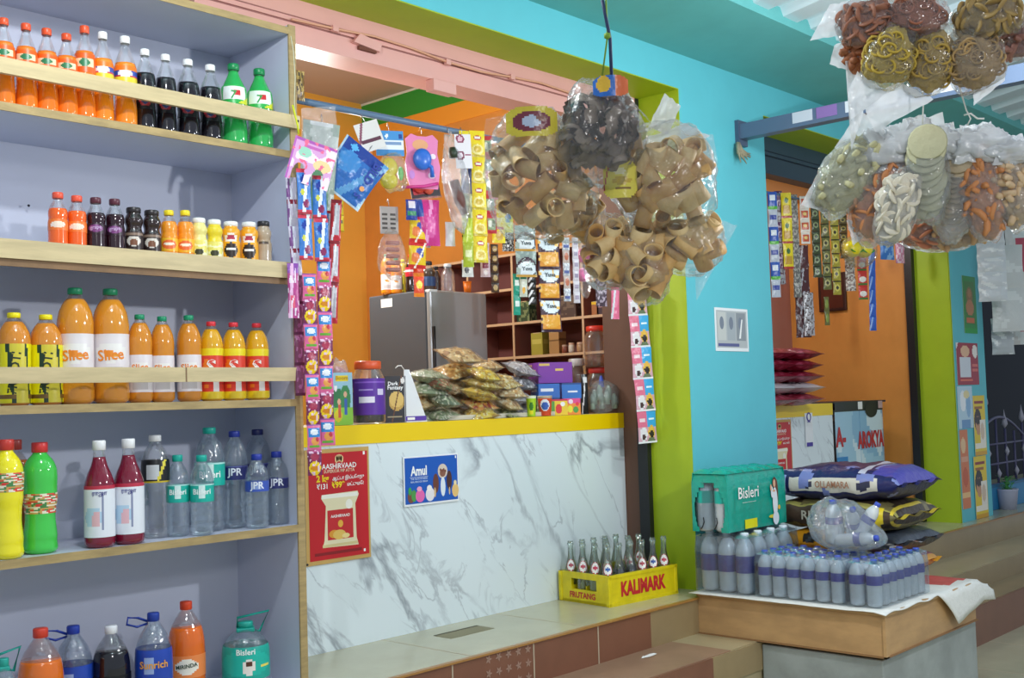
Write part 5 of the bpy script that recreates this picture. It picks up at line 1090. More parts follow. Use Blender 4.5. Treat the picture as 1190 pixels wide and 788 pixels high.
def b_blue(t, W, H, k):
    o = MB(); p_ = pat('#2a68b4', ('r', 0, 0, 1, .22, '#1a3a90'), ('d', .9, 1.05, .5, '#5a98cc'), ('d', 1.2, 1.6, .3, '#a8cbe0'), ('e', .3, .4, .25, .2, '#3f86c8'), ('e', .25, .12, .08, .07, '#5ab0e8'), ('r', 0, 0, .03, 1, '#a8c8e0'), ('r', 0, .97, 1, 1, '#c8dcea'))
    pouch(o, W, H, .03, p_, 26, 30, wr=.006, crimp=.04); o.build('pouch', t)
    o = MB(); put_text(o, 'BILD', W*.3, -H*.32, H*.42, ink('#1c3a9a'), y=-.017, bold=.04, ang=-PI/2); put_text(o, 'S', W*.3, -H*.8, H*.08, ink('#1c3a9a'), y=-.017, bold=.04, ang=-PI/2); ell(o, W*.3, -H*.65, W*.05, W*.05, ink('#e8a060'), -.017, 12); o.build('lettering', t)
hung('hanging_pouch', 'large glossy blue pouch tilted sideways, hanging at the end of the rod', 'pouch', 428, 176, 62, 66, b_blue, Yp=2.93, tilt=.64)
def cardtoy(hcol, toys, hh=.42):
    def f(t, W, H, k):
        o = MB(); card(o, W, H*hh, hcol, nu=24, nv=16); o.build('header_card', t)
        for (x, z, rx, rz_, ry, c, nm) in toys:
            mm = mat('toy_'+c.strip('#'), c, .3, coat=.3); MB().lathe([(math.sin(PI*i/10), -math.cos(PI*i/10)) for i in range(11)], mm, 16, Matrix.Translation((x*W, -ry*.6, -z*H)) @ Matrix.Diagonal((rx*W, ry, rz_*H, 1))).build(nm, t)
        fn = blob(W*1.02, H*(1-hh)*1.1, .045, 3, amp=.15); o = MB(); o.grid(lambda u, v: (fn(u, v)[0], fn(u, v)[1]-.012, fn(u, v)[2]-H*(.5+hh/2)), 30, 22, BAGF); o.build('blister', t)
    return f
hung('hanging_toy_pack', 'toy pack with a blue and white header card over a yellow and green toy', 'toy', 452, 152, 34, 70, cardtoy(pat('#3f8fd0', ('r', .0, .35, 1, .72, '#e8eef4'), ('r', .85, .1, .97, .3, '#1c3c8c'), ('e', .2, .2, .05, .1, '#e0d060'), ('e', .4, .2, .05, .1, '#e8f0f8'), ('r', .1, .45, .9, .55, '#7a98c0')), [(-.1, .62, .3, .16, .016, '#ecd21c', 'toy_body'), (-.15, .85, .32, .14, .016, '#f0dc28', 'toy_body'), (.3, .72, .1, .12, .012, '#58c04a', 'toy_knob')]), Yp=YH-.03, tilt=-.04)
def b_rabbit(t, W, H, k):
    o = MB(); out = [(-.35, -1), (.42, -1), (.5, -.6), (.42, -.35), (.45, -.1), (.3, .0), (.12, -.04), (-.12, -.04), (-.3, 0), (-.46, -.1), (-.42, -.35), (-.5, -.6)]
    o.prism([(x*W, z*H) for x, z in out], 0, .003, mat('pink_card', '#e884b8', .5)); o.build('backing_card', t)
    MB().lathe([(math.sin(PI*i/10), -math.cos(PI*i/10)) for i in range(11)], mat('toy_blue', '#2c6cd0', .3, coat=.3), 16, Matrix.Translation((-.05*W, -.02, -.48*H)) @ Matrix.Diagonal((.26*W, .018, .2*H, 1))).build('toy_body', t)
    MB().tube([(-.05*W, -.02, -.5*H), (.2*W, -.02, -.62*H), (.22*W, -.02, -.8*H)], .008, mat('toy_blue', '#2c6cd0', .3, coat=.3), 10).build('toy_arm', t)
    MB().tube([(-W*.6, -.01, -H*1.0), (0, -.015, -H*.97), (W*.4, -.01, -H*.9)], .006, mat('toy_pink', '#d83c90', .4), 8).build('toy_base', t)
    o = MB()
    for (x, z, rx, rz_, c) in ((-.05, -.2, .22, .1, '#e8a878'), (.25, -.75, .1, .06, '#f4d8e8'), (.3, -.4, .08, .05, '#f8e8f0'), (-.3, -.75, .08, .08, '#c88ad8')): ell(o, x*W, z*H, rx*W, rz_*H, ink(c), -.001)
    o.build('card_print', t)
hung('hanging_toy_pack', 'pink rabbit-shaped card holding a blue toy pistol', 'toy', 490, 156, 44, 64, b_rabbit, Yp=YH-.02)
hung('hanging_card_pack', 'torn white and maroon card hanging above the tilted blue pouch', 'card', 424, 142, 30, 34, lambda t, W, H, k: card(MB(), W, H, pat('#e0dcd8', ('r', .1, .6, .9, .7, '#5a2a40'), ('d', .3, .4, .5, '#8a4a60'))).build('card', t), Yp=YH-.05, tilt=-.35)
hung('hanging_toy_pack', 'small orange and clear toy pack behind the blue pouch corner', 'toy', 424, 168, 18, 28, cardtoy(pat('#e89038'), [(0, .6, .4, .3, .012, '#ef8a20', 'toy_body')]), Yp=YH+.01)
def b_clear(t, W, H, k):
    fn = blob(W, H, .05, 8, amp=.2, neck=.4); o = MB(); o.grid(lambda u, v: (fn(u, v)[0], fn(u, v)[1], fn(u, v)[2]-H/2), 36, 40, BAGW); o.build('plastic_film', t)
    MB().lathe([(0, 0), (.016, .0), (.018, .02), (.012, .04), (0, .04)], mat('dark_green_cap', '#2a3a28', .4), 12, Matrix.Translation((0, -.01, -H*.26))).build('dark_knob', t)
    MB().tube([(-.01, 0, -H*.5), (0, -.01, -H*.7), (.015, 0, -H*.86)], [.02, .022, .012], mat('brown_trinket', '#6a4038', .5), 10).build('trinket', t)
hung('hanging_clear_bag', 'long clear bag with a dark cap and brown trinket hanging beside the rabbit card', 'bag', 522, 156, 30, 110, b_clear, Yp=YH-.02, tilt=-.12)
hung('hanging_toy_pack', 'black-framed toy card with red beads under the blue toy pistol', 'toy', 492, 208, 36, 24, cardtoy(pat('#2a2028', ('r', .1, .2, .5, .8, '#c84048')), [(-.2, .3, .2, .4, .012, '#d84a3a', 'bead'), (.1, .4, .2, .4, .012, '#e06048', 'bead')], .9), Yp=YH+.03, tilt=-.15, hk=False)
hung('hanging_toy_pack', 'magenta plastic toy pack hanging beneath the black-framed toy card', 'toy', 496, 232, 30, 54, lambda t, W, H, k: pouch(MB(), W, H, .04, pat('#d03a8c', ('d', .6, .75, .3, '#f0a0d0'), ('r', .0, .0, .3, .4, '#2a50a8'), ('e', .6, .6, .2, .25, '#e060a8')), 14, 18, wr=.008).build('pouch', t), Yp=YH+.04, hk=False)
hung('hanging_sachet_pack', 'small blue and green sachet beside the magenta toy pack', 'sachet', 478, 232, 14, 24, lambda t, W, H, k: pouch(MB(), W, H, .012, pat('#1c3c98', ('r', .2, .1, .8, .4, '#e8e8f0'), ('r', .1, .6, .9, .8, '#2a8a58'))).build('pouch', t), Yp=YH+.03, hk=False)
strip('short strip of yellow and red snack sachets hanging low beside the white string', 486, 252, 312, 22, 2, [pat('#f0c820', ('r', 0, 0, 1, .14, '#d02a28'), ('r', 0, .86, 1, 1, '#d02a28'), ('e', .6, .4, .24, .2, '#3a4aa8'), ('e', .35, .6, .25, .2, '#e87828'), ('d', .9, 1.0, .6, '#f8f0e0'))], YH+.05, tilt=.05, t_=.02)
strip('orange and red sachet strip hanging lowest beside the fridge top', 486, 298, 345, 13, 2, [pat('#e8502a', ('e', .5, .4, .3, .2, '#f8e028'), ('r', 0, .8, 1, 1, '#f08820'))], YH+.09)
hung('hanging_comb_card', 'grey card with rows of dark clips hanging before the orange wall', 'card', 452, 240, 22, 32, lambda t, W, H, k: card(MB(), W, H, pat('#b9b4b0', *[('r', .12+.42*i, .25+.17*j, .42+.42*i, .34+.17*j, '#4a4440') for i in range(2) for j in range(4)]), nu=20, nv=24).build('card', t), Yp=YH+.1)
hung('hanging_clear_bag', 'clear bag of red-brown hair clips under the grey clip card', 'bag', 455, 268, 34, 56, lambda t, W, H, k: (lambda fn, o: (o.grid(lambda u, v: (fn(u, v)[0], fn(u, v)[1], fn(u, v)[2]-H/2), 30, 30, BAGF), o.build('plastic_film', t), [MB().box((-W*.22, -.01, -H*(.25+.14*i)-.008), (W*.25, .01, -H*(.25+.14*i)+.006), mat('red_brown_clip', '#a85038', .4), bev=.003).build('hair_clip', t) for i in range(5)]))(blob(W, H, .05, 12, neck=.3), MB()), Yp=YH+.08, hk=False)
py1 = pat('#ecd41c', ('e', .5, .28, .28, .09, '#c02a2c'), ('e', .5, .28, .2, .05, '#f0e8e0'), ('e', .5, .72, .38, .2, '#f4e890'), ('e', .5, .7, .26, .12, '#d8b838'), ('r', 0, .93, 1, 1, '#c8b010'))
py2 = pat('#e4d020', ('r', .1, .2, .9, .45, '#b83028'), ('e', .5, .7, .3, .15, '#e8a838'), ('r', 0, .92, 1, 1, '#3a3a20'))
pg = pat('#b82c34', ('r', .12, .22, .88, .84, '#8fa07a'), ('e', .35, .5, .16, .2, '#d8d8c8'), ('e', .65, .5, .16, .2, '#5a6a4a'))
strip('yellow and red sachet strip hanging first beside the long clear bag', 539, 152, 300, 12, 6, [py2], YH, tilt=-.0)
strip('dark blue and white sachet strip ending in green packets, between two yellow strips', 541, 168, 310, 13, 5, [pat('#1c2c60', ('d', .3, .5, .4, '#c8d4f0'), ('r', .1, .7, .9, .9, '#2a50a8')), pat('#1c2858', ('d', .4, .6, .6, '#d0d8f0')), pat('#8a9060', ('n', 4, 1, .1, '#c8ca90')), pat('#b8c828', ('d', .5, .6, .2, '#e8ec80')), pat('#a8b828', ('r', .2, .3, .8, .6, '#d8dca0'))], YH-.03)
hung('hanging_card_pack', 'white card with two maroon ovals hanging at the top of the sachet strips', 'card', 537, 156, 20, 40, lambda t, W, H, k: card(MB(), W, H, pat('#e8e4e8', ('e', .35, .14, .26, .13, '#8a3050'), ('e', .35, .14, .16, .08, '#e0b8c8'), ('e', .3, .62, .26, .14, '#7a2848'), ('e', .3, .62, .16, .08, '#e8d8e0'), ('r', .6, .58, .95, .62, '#a05070'))).build('card', t), Yp=YH-.05, tilt=-.05)
strip('yellow sachet strip with round pictures, longest of the hanging yellow ones', 554, 152, 305, 19, 5, [py1], YH-.01)
strip('red sachet strip with grey-green pictures beside the longest yellow strip', 566, 158, 271, 14, 5, [pg], YH-.02, tilt=-.02)
strip('yellow packet strip with red bands behind the red and green strip', 577, 180, 282, 17, 3, [pat('#ecd81c', ('r', .1, .45, .9, .55, '#c83028'), ('e', .55, .75, .3, .16, '#d0a838'), ('e', .5, .25, .2, .12, '#f0e8a0'))], YH+.02)
strip('lime and blue sachet strip just behind the hanging tube snack bag', 589, 215, 270, 13, 2, [pat('#d8dc28', ('e', .5, .4, .3, .2, '#2a6a98'), ('n', 5, 2, .2, '#a8c020'))], YH+.02)
strip('grey and white empty sachet backs hanging below the clear bag', 523, 258, 286, 12, 1, [pat('#d8dade', ('r', .2, .3, .8, .34, '#9aa0a8'))], YH+.04)
strip('narrow silver sachet strip hanging under the magenta toy', 497, 262, 288, 5, 2, [pat('#b8bcc4', ('d', .4, .6, .5, '#eef0f4'))], YH+.06)
strip('white and black printed sachet pair hanging under the yellow-green packets', 543, 302, 322, 14, 1, [pat('#d8d8d4', ('e', .4, .6, .2, .2, '#2a2a2a'), ('r', .1, .2, .9, .3, '#a04050'))], YH+.02)
strip('maroon and white sachet strip behind the longest yellow strip', 563, 282, 322, 12, 2, [pat('#c8b0b8', ('r', .2, .1, .8, .5, '#7a2038'), ('e', .5, .75, .2, .15, '#e8e0e4'))], YH+.05)
strip('brown and gold sachet strip hanging low between the yellow strips and the chip packs', 574, 284, 340, 10, 5, [pat('#4a3020', ('e', .5, .5, .3, .3, '#a88a50'), ('r', 0, 0, 1, .1, '#1c1410'))], YH+.03)
strip('black and silver sachet cluster strip behind the tube snack bag', 590, 262, 292, 15, 2, [pat('#8a8c90', ('n', 6, 3, .0, '#2a2a30'), ('n', 8, 7, .2, '#e8e8ea'))], YH+.06)
pch = pat('#4c2c3c', ('e', .5, .22, .52, .3, '#3a1c30'), ('e', .5, .14, .46, .27, '#dfeaf0'), ('r', .06, .46, .94, .9, '#e0952c'), ('e', .5, .68, .42, .2, '#e8a838'), ('n', 7, 4, .35, '#f0c060'), ('r', 0, .93, 1, 1, '#3a2030'))
pch2 = pat('#8a9a94', ('e', .5, .62, .5, .38, '#3a2030'), ('e', .5, .68, .45, .28, '#dce6ea'), ('n', 5, 4, .2, '#a8b8b0'), ('r', 0, .93, 1, 1, '#c89840'))
strip('strip of three snack packs with white arched labels and orange chips', 637, 277, 386, 27, 3, [pch], YH-.02, nu=16, nv=22, t_=.016, text=[('Yuva', .17, .5, '#3a4a50')])
strip('pair of grey snack packs with white arched labels, beside the three orange chip packs', 610, 262, 322, 26, 2, [pch2], YH, nu=16, nv=22, t_=.016, text=[('Yuva', .68, .5, '#3a4a50')])
strip('teal and white sachet strip under the grey snack packs', 600, 318, 366, 9, 2, [pat('#1c9a80', ('r', .2, .3, .8, .6, '#d8e8e0'))], YH+.05)
strip('white and green sachet strip under the grey snack packs, beside the teal one', 608, 320, 345, 10, 1, [pat('#c8d0c0', ('e', .5, .7, .2, .15, '#e8a828'), ('r', .1, .05, .9, .2, '#1c8a70'))], YH+.03)
strip('black and silver zigzag sachet strip next to the chip packs', 618, 320, 354, 10, 4, [pat('#202020', ('d', .4, .7, .6, '#e8e8ea'))], YH+.03)
strip('small pale and blue sachet strip on the other side of the chip packs', 657, 276, 350, 9, 5, [pat('#b8c0cc', ('n', 5, 2, .1, '#e8ecf0'), ('r', .1, .6, .9, .8, '#5a6aa8')), pat('#c8b8b0', ('e', .5, .5, .3, .3, '#c07050'))], YH+.02)
strip('narrow white sachet strip beside the pink balls', 668, 276, 352, 8, 6, [pat('#d8d4dc', ('r', .2, .3, .8, .7, '#9a90a8'))], YH+.0)
def b_balls(t, W, H, k):
    for j in range(2): MB().lathe([(math.sin(PI*i/12), -math.cos(PI*i/12)) for i in range(13)], mat('pink_ball_plastic', '#e878b0', .3, coat=.4), 20, Matrix.Translation((0, 0, -H*(.27+.4*j))) @ Matrix.Scale(W*.42, 4)).build('ball', t)
    fn = blob(W, H*1.2, .05, 12, neck=.2); o = MB(); o.grid(lambda u, v: (fn(u, v)[0], fn(u, v)[1], fn(u, v)[2]-H/2), 24, 30, BAGF); o.build('plastic_film', t)
hung('hanging_ball_pack', 'clear pack of two pink balls hanging below the tube snack bags', 'toy', 677, 282, 20, 56, b_balls, Yp=YH)
strip('silver and pink sachet hanging before the maroon shelves', 715, 334, 371, 10, 1, [pat('#e06a90', ('d', .35, .6, .4, '#d0d4dc'), ('r', 0, 0, 1, .08, '#c83868'))], YH+.02, tilt=.05)
strip('dark sachet strip behind the tube snack bags', 698, 318, 356, 14, 2, [pat('#4a3a48', ('n', 5, 2, .1, '#a898a8'))], YH+.06)
pd = pat('#d8a8b8', ('r', 0, 0, .5, .5, '#e0708e'), ('r', .5, 0, 1, .5, '#3aa6e0'), ('r', .1, .25, .4, .32, '#f4d8e0'), ('r', .58, .2, .92, .3, '#e8f4fa'), ('e', .28, .72, .2, .22, '#e8e4e8'), ('e', .28, .8, .1, .08, '#4a3030'), ('e', .72, .66, .2, .2, '#e8b848'), ('e', .72, .72, .15, .1, '#2a2420'), ('r', .0, .94, 1, 1, '#f0f0f4'), ('e', .7, .9, .2, .06, '#6a7a5a'))
strip('long strip of pink and blue sachets with puppy pictures beside the lime pillar', 739, 330, 516, 25, 5, [pd], YH-.02, nu=20, nv=18, t_=.008, tilt=-.045)
# ---- second shop strips
def strip2(label, px, yt, yb, w, n, pats, dy=0, **k): return strip(label, px, yt, yb, w, n, pats, 3.08+dy, rz=-.8, **k)
strip2('blue and white sachet strip nearest the turquoise pillar in the second shop', 897, 223, 345, 11, 6, [pat('#2f5ab8', ('r', .2, .2, .8, .5, '#e8ecf4'), ('r', 0, .8, 1, 1, '#58b838')), pat('#c8ccd8', ('r', .1, .3, .9, .6, '#3a4aa0'))])
strip2('purple and grey sachet strip, second from the turquoise pillar in the second shop', 904, 222, 330, 9, 6, [pat('#5c3860', ('n', 5, 1, .2, '#c8b8c8')), pat('#9a9ca0', ('n', 5, 1, .2, '#5a3a40'))], .03)
strip2('yellow sachet strip with red pictures in the second shop', 913, 224, 312, 12, 3, [pat('#ead41c', ('e', .5, .3, .2, .1, '#3a6a30'), ('r', .1, .5, .9, .8, '#c89a28'), ('r', 0, .9, 1, 1, '#b03020'))], -.01)
strip2('grey sachet strip between the yellow and the white ones in the second shop', 922, 226, 345, 9, 7, [pat('#6a6a68', ('n', 5, 2, .1, '#a8a8a0'))], .03)
strip2('white and red matchbox-like sachet strip in the second shop', 934, 228, 283, 11, 4, [pat('#e8e4dc', ('r', .15, .25, .85, .8, '#c8542c'), ('e', .5, .5, .2, .15, '#f0d080'))], -.01)
strip2('dark red shiny packet strip hanging low in the second shop', 930, 285, 392, 18, 4, [pat('#4a1c20', ('n', 4, 3, .25, '#8a8a90'), ('d', .6, .7, .3, '#b8b8c0'))], .05)
for i, px in enumerate((946, 957, 968, 978)):
    strip2(['dark green sachet strip with round pictures, first of four beside the white strip', 'olive sachet strip with round pictures, second of four beside the white strip', 'yellow-olive sachet strip with round pictures, third of four beside the white strip', 'brown-olive sachet strip with round pictures, last of four beside the snack bunch'][i], px, 228+i, (322, 336, 342, 300)[i], 10, 7, [pat(['#3c4a2c', '#6a6c34', '#a89c30', '#5c4c24'][i], ('e', .5, .5, .32, .26, ['#8a9a70', '#b8b070', '#d8cc60', '#a89850'][i]), ('e', .5, .5, .16, .14, '#3a3a28'), ('r', 0, 0, 1, .08, '#2a2a1c'))], .01*(i % 2))
strip2('silver sachet strip hanging lowest in the second shop', 939, 340, 390, 12, 3, [pat('#a8a8ae', ('d', .3, .5, .4, '#f0f0f4'), ('n', 6, 2, .2, '#5a4a48'))], .02)
strip2('small olive sachet strip hanging alone against the deep orange wall', 960, 345, 378, 6, 2, [pat('#6a6a30', ('e', .5, .5, .3, .3, '#8a9a40'))], .04)
strip2('clear and grey sachet strip beside the red and white one', 987, 296, 338, 12, 3, [pat('#a09890', ('n', 5, 1, .0, '#d8d4cc'), ('n', 7, 3, .2, '#6a4038'))], .02)
strip2('red, green and white sachet strip hanging below the yellow toys', 1001, 298, 348, 11, 3, [pat('#c8342c', ('e', .5, .6, .4, .2, '#f0ece4'), ('r', 0, .85, 1, 1, '#4a7a30'))], 0)
strip2('bright blue sachet strip hanging lowest against the deep orange wall', 1013, 290, 384, 8, 6, [pat('#2a5ec0', ('d', .4, .6, .5, '#8ab0e8'))], .01, tilt=.03)
def b_toys(t, W, H, k):
    for x in (-.2, .14): MB().lathe([(math.sin(PI*i/10), -math.cos(PI*i/10)) for i in range(11)], mat('toy_yellow', '#ecd81c', .3, coat=.3), 16, Matrix.Translation((x*W, 0, -H*.4)) @ Matrix.Scale(H*.3, 4)).build('toy_ball', t)
    o = MB()
    for x in (-.2, .14): o.tube([(x*W+H*.26*math.cos(a/8*PI+PI), -H*.2-.004, -H*.44+H*.1*math.sin(a/8*PI+PI)) for a in range(9)], .004, mat('green_band', '#4a9a30', .4), 6); 
    o.build('green_band', t)
    fn = blob(W, H, .08, 5); o = MB(); o.grid(lambda u, v: (fn(u, v)[0], fn(u, v)[1], fn(u, v)[2]-H/2), 30, 24, BAGF); o.build('plastic_film', t)
hung('hanging_toy_pack', 'clear bag of two yellow ball toys hanging under the lower snack bunch', 'toy', 998, 276, 52, 34, b_toys, Yp=3.0, rz=-.35)
hung('hanging_pouch', 'blue packet hanging beside the yellow ball toys', 'pouch', 1030, 272, 22, 30, lambda t, W, H, k: pouch(MB(), W, H, .04, pat('#3a7ac8', ('n', 4, 2, .15, '#8ab8e8')), 12, 12, wr=.01).build('pouch', t), Yp=3.02, rz=-.35)
hung('hanging_pouch', 'pink spotted packet hanging beside the black jamb of the second opening', 'pouch', 1045, 278, 14, 28, lambda t, W, H, k: pouch(MB(), W, H, .03, pat('#d88aa8', ('n', 9, 2, .1, '#f0d0dc')), 12, 12, wr=.01).build('pouch', t), Yp=3.04, rz=-.35)
a = P(893, 224, Y=3.1)
o = MB(); o.tube([(XB+.01, 3.1, a.z), (XCc-.06, 3.1, a.z+.01)], .006, mat('blue_grey_painted_steel', '#5c7896', .35), 8); tag(o.build('hanging_rod'), 'thin steel rod hung with sachet strips across the second shop opening', 'rod')

# twine and torn packet at the shelf corner
b = P(340, 44, Y=YF-.01)
t = thing('hanging_twine', 'pale twine with a yellow end hanging down the top corner of the display shelf', 'twine', tuple(b))
MB().tube([P(*q, Y=YF-.015)-b for q in ((338, 42), (341, 60), (343, 90), (342, 120), (344, 134))], .0014, mat('pale_twine', '#d8d4b8', .7), 5).build('strand', t)
MB().tube([P(*q, Y=YF-.03)-b for q in ((340, 122), (343, 134), (346, 146), (347, 156))], .0028, mat('yellow_twine', '#d8e020', .6), 6).build('yellow_end', t)
a = P(347, 82, Y=3.0)
t = thing('hanging_packet', 'torn brown and gold packet hanging behind the top corner of the display shelf', 'packet', tuple(a), 0)
o = MB(); pouch(o, .045, .10, .012, pat('#8a6a3a', ('n', 4, 3, .0, '#c8a860'), ('n', 7, 9, .2, '#4a3420')), 12, 16, wr=.008); o.build('packet_body', t)
t = thing('hanging_sachet_strip', 'short yellow sachet strip half hidden behind the tall candy strips', 'sachets', tuple(P(393, 232, Y=3.05)), 0)
for i in range(2):
    o = MB(); pouch(o, .045, .055, .01, pat('#e8c820', ('r', .2, .3, .8, .5, '#6a5a20'), ('r', 0, .9, 1, 1, '#b89810')), 12, 14); q = o.build('sachet', t); q.location = (0, 0, -.055*i)
# ================================================================ inside the first shop
# fridge
M_fside = mat('graphite_fridge_side', '#50565e', .35); M_fdoor = mat('brushed_grey_fridge_door', '#a4a9ae', .3, metal=.35, noise_amt=.08, nscale=3, stretch=(1, 1, .05))
FX0, FX1, FY0, FY1 = 3.555, 3.93, 3.79, 4.22; FZ = P(500, 336, Y=FY0).z
t = thing('fridge', 'graphite fridge with a brushed grey door standing behind the counter', 'fridge', (FX0, FY0, L)); H = FZ-L
MB().box((0, .03, 0), (FX1-FX0, FY1-FY0, H), M_fside, bev=.006).build('cabinet', t)
MB().box((0, 0, .02), (FX1-FX0, .028, H-.002), M_fdoor, bev=.01).build('door', t)
MB().box((.008, -.012, H-.62), (.022, .0, H-.17), mat('black_handle_strip', '#1c1e22', .3), bev=.003).build('handle', t)
MB().box((0, -.001, H-.012), (.05, .03, H-.0), mat('fridge_hinge', '#d0d4d8', .4), bev=.002).build('hinge_cover', t)
MB().box((-.001, .26, H-.06), (.0, .34, H-.02), INKW).build('sticker', t)
MB().box((.22, -.002, H-.46), (.29, -.0, H-.39), mat('door_magnet', '#5a5a78', .5)).build('magnet', t)
# things on the fridge
def on_fridge(px, ytop, w, Y_, kind, lab, capc, liqc, fill=.95, **k):
    return B(kind, px, ytop, w, FZ, Y_, lab, capc, liqc, fill, **k)
on_fridge(449, 296, 14, 4.1, 'slice', 'orange juice bottle with a green cap on the fridge, nearest the yellow-orange wall', '#149266', '#f08c20', bands=[(.12, .5, lbl)])
on_fridge(460, 300, 13, 4.05, 'slice', 'orange juice bottle with a green cap on the fridge, second from the yellow-orange wall', '#149266', '#f08c20', bands=[(.12, .5, lbl)])
on_fridge(468, 302, 11, 4.12, 'slice', 'slim yellow-labelled juice bottle between the orange bottles and the cola on the fridge', '#f0e020', '#e0c020', bands=[(.05, .6, lbf)])
on_fridge(477, 296, 13, 3.98, 'soda', 'dark cola bottle with a red label on top of the fridge', '#c02028', '#1c1014', .85, bands=[(.42, .66, pat('#c02432', ('r', .3, .3, .7, .5, '#f0e0e0')))])
on_fridge(487, 304, 10, 4.06, 'slice', 'small orange drink bottle just behind the cola on the fridge', '#e86020', '#e87820')
on_fridge(497, 304, 18, 3.93, 'small', 'squat dark jar with a blue label beside the cola on the fridge', '#2c2c30', '#4a3a30', .8, bands=[(.2, .5, pat('#2c4c80'))])
on_fridge(506, 310, 12, 4.04, 'small', 'small black-capped brown bottle in the middle of the fridge top', '#18181c', '#3a2a2c')
on_fridge(520, 307, 16, 3.92, 'small', 'empty clear bottle in the middle of the fridge top', '#d0d4d8', None)
t = thing('tumbler', 'vivid orange plastic tumbler on top of the fridge', 'cup', (P(543, 330, Y=3.88).x, 3.88, FZ+.001)); MB().lathe([(0, 0), (.016, 0), (.02, .06), (.018, .06), (.015, .004), (0, .004)], mat('orange_plastic', '#f0781c', .4), 18).build('cup_body', t)
MB().lathe([(.0195, .056), (.0215, .057), (.0215, .061), (.018, .061)], mat('orange_plastic', '#f0781c', .4), 18).build('rim', t)
# maroon cabinet shelves along the inner side wall
M_mar = mat('maroon_cabinet_board', '#9c665c', .55, noise_amt=.1); M_marb = mat('maroon_cabinet_back', '#84504c', .6); M_lip = mat('cream_shelf_lip', '#cfae8c', .5)
CX = 4.6; CY0 = 3.40; CZ0 = -.25
def yat(px, py=380): return P(px, py, X=CX).y
CY1 = yat(474); zsh = [P(650, 411, X=CX).z, P(650, 370, X=CX).z, P(588, 336, X=CX).z, P(540, 303, X=CX).z]
zb3 = [zsh[0], zsh[1], zsh[2], zsh[3]]
ys = [CY0, yat(678), yat(597), yat(545), yat(510), CY1]
t = thing('wall_cabinet', 'open maroon shelf cabinet with cream shelf edges along the inner wall behind the counter', 'cabinet', (CX, CY0, CZ0)); HZ = zb3[-1]-CZ0
MB().box((.235, 0, 0), (.25, CY1-CY0, HZ), M_marb).build('back_panel', t)
for y in ys: 
    MB().box((0, y-CY0-.006, 0), (.235, y-CY0+.006, HZ), M_mar).build('divider', t); MB().box((-.003, y-CY0-.007, 0), (0, y-CY0+.007, HZ), M_lip).build('divider_edge', t)
for z in [CZ0+.006]+zb3:
    MB().box((0, 0, z-CZ0-.012), (.235, CY1-CY0, z-CZ0), M_mar).build('shelf', t); MB().box((-.004, 0, z-CZ0-.013), (0, CY1-CY0, z-CZ0+.001), M_lip).build('shelf_edge', t)
def on_shelf(label, px, w, h, zi, pattern, name='carton', cat='box', d=.06):
    z = zb3[zi] if zi >= 0 else CZ0+.006
    y = yat(px, 400); k = mpp(P(px, 400, X=CX)); W = w*k*1.25; t = thing(name, label, cat, (CX+.02, y, z+.0008), -PI/2)
    if name == 'carton':
        o = MB(); Hh = h*k; 
        o.grid(lambda u, v: ((u-.5)*W, 0, Hh*(1-v)), 12, 14, CARD, pattern, smooth=False); o.grid(lambda u, v: (-W/2, d*(1-u), Hh*(1-v)), 6, 10, CARD, pattern, smooth=False); o.grid(lambda u, v: (W/2, d*u, Hh*(1-v)), 6, 10, CARD, pattern, smooth=False); o.grid(lambda u, v: ((u-.5)*W, d*(1-v), Hh), 6, 6, CARD, pattern, smooth=False); o.grid(lambda u, v: ((.5-u)*W, d, Hh*(1-v)), 6, 6, CARD, pattern, smooth=False)
        o.build('box_body', t)
        MB().box((-W*.3, -.001, Hh*.97), (W*.3, d*.5, Hh+.0008), mat('carton_tape', '#c8b48a', .5)).build('tape', t)
    else:
        Hh = h*k; MB().lathe([(0, 0), (W*.45, 0), (W*.5, .01), (W*.5, Hh*.7), (W*.42, Hh*.82), (0, Hh*.82)], mat('jar_'+str(int(px)), pattern, .3, coat=.3), 16, Matrix.Translation((0, W*.5, 0))).build('jar_body', t)
        MB().lathe([(W*.45, Hh*.8), (W*.46, Hh), (0, Hh)], mat('jar_lid_'+str(int(px)), '#c9a48c', .4), 16, Matrix.Translation((0, W*.5, 0))).build('lid', t)
on_shelf('yellow-green carton on the middle maroon shelf beside the tan one', 621, 14, 26, 0, pat('#a8a040', ('r', .1, .3, .9, .5, '#c8c060')))
on_shelf('tan carton on the middle maroon shelf below the chip packs', 641, 12, 26, 0, pat('#b08858', ('r', 0, .35, 1, .42, '#7a5a38')))
on_shelf('small brown jar with a pinkish lid beside the tan carton', 651, 6, 10, 0, '#8a4a38', 'jar', 'jar'); on_shelf('small white jar on the middle maroon shelf', 659, 6, 12, 0, '#d8d0c4', 'jar', 'jar'); on_shelf('small tan jar on the middle maroon shelf beside the white one', 669, 8, 12, 0, '#b08a68', 'jar', 'jar')
on_shelf('large pale jar on the middle maroon shelf near the puppy sachets', 722, 14, 26, 0, '#b8a8a0', 'jar', 'jar')
on_shelf('dark packet box on the maroon shelf under the pink balls', 700, 16, 20, 1, pat('#3a2838', ('r', .1, .3, .6, .6, '#a88898')))
on_shelf('orange-brown carton with a yellow top under the pink balls', 690, 8, 16, 1, pat('#a8683c', ('r', 0, 0, 1, .2, '#e8c020')))
on_shelf('dark green carton on the upper maroon shelf behind the sachets', 606, 16, 24, 1, pat('#2e4a34', ('n', 5, 2, .1, '#7a8a60')))
on_shelf('grey-green carton on the upper maroon shelf behind the chip packs', 655, 26, 26, 1, pat('#4a3a38', ('n', 5, 4, .0, '#6a5a50')))
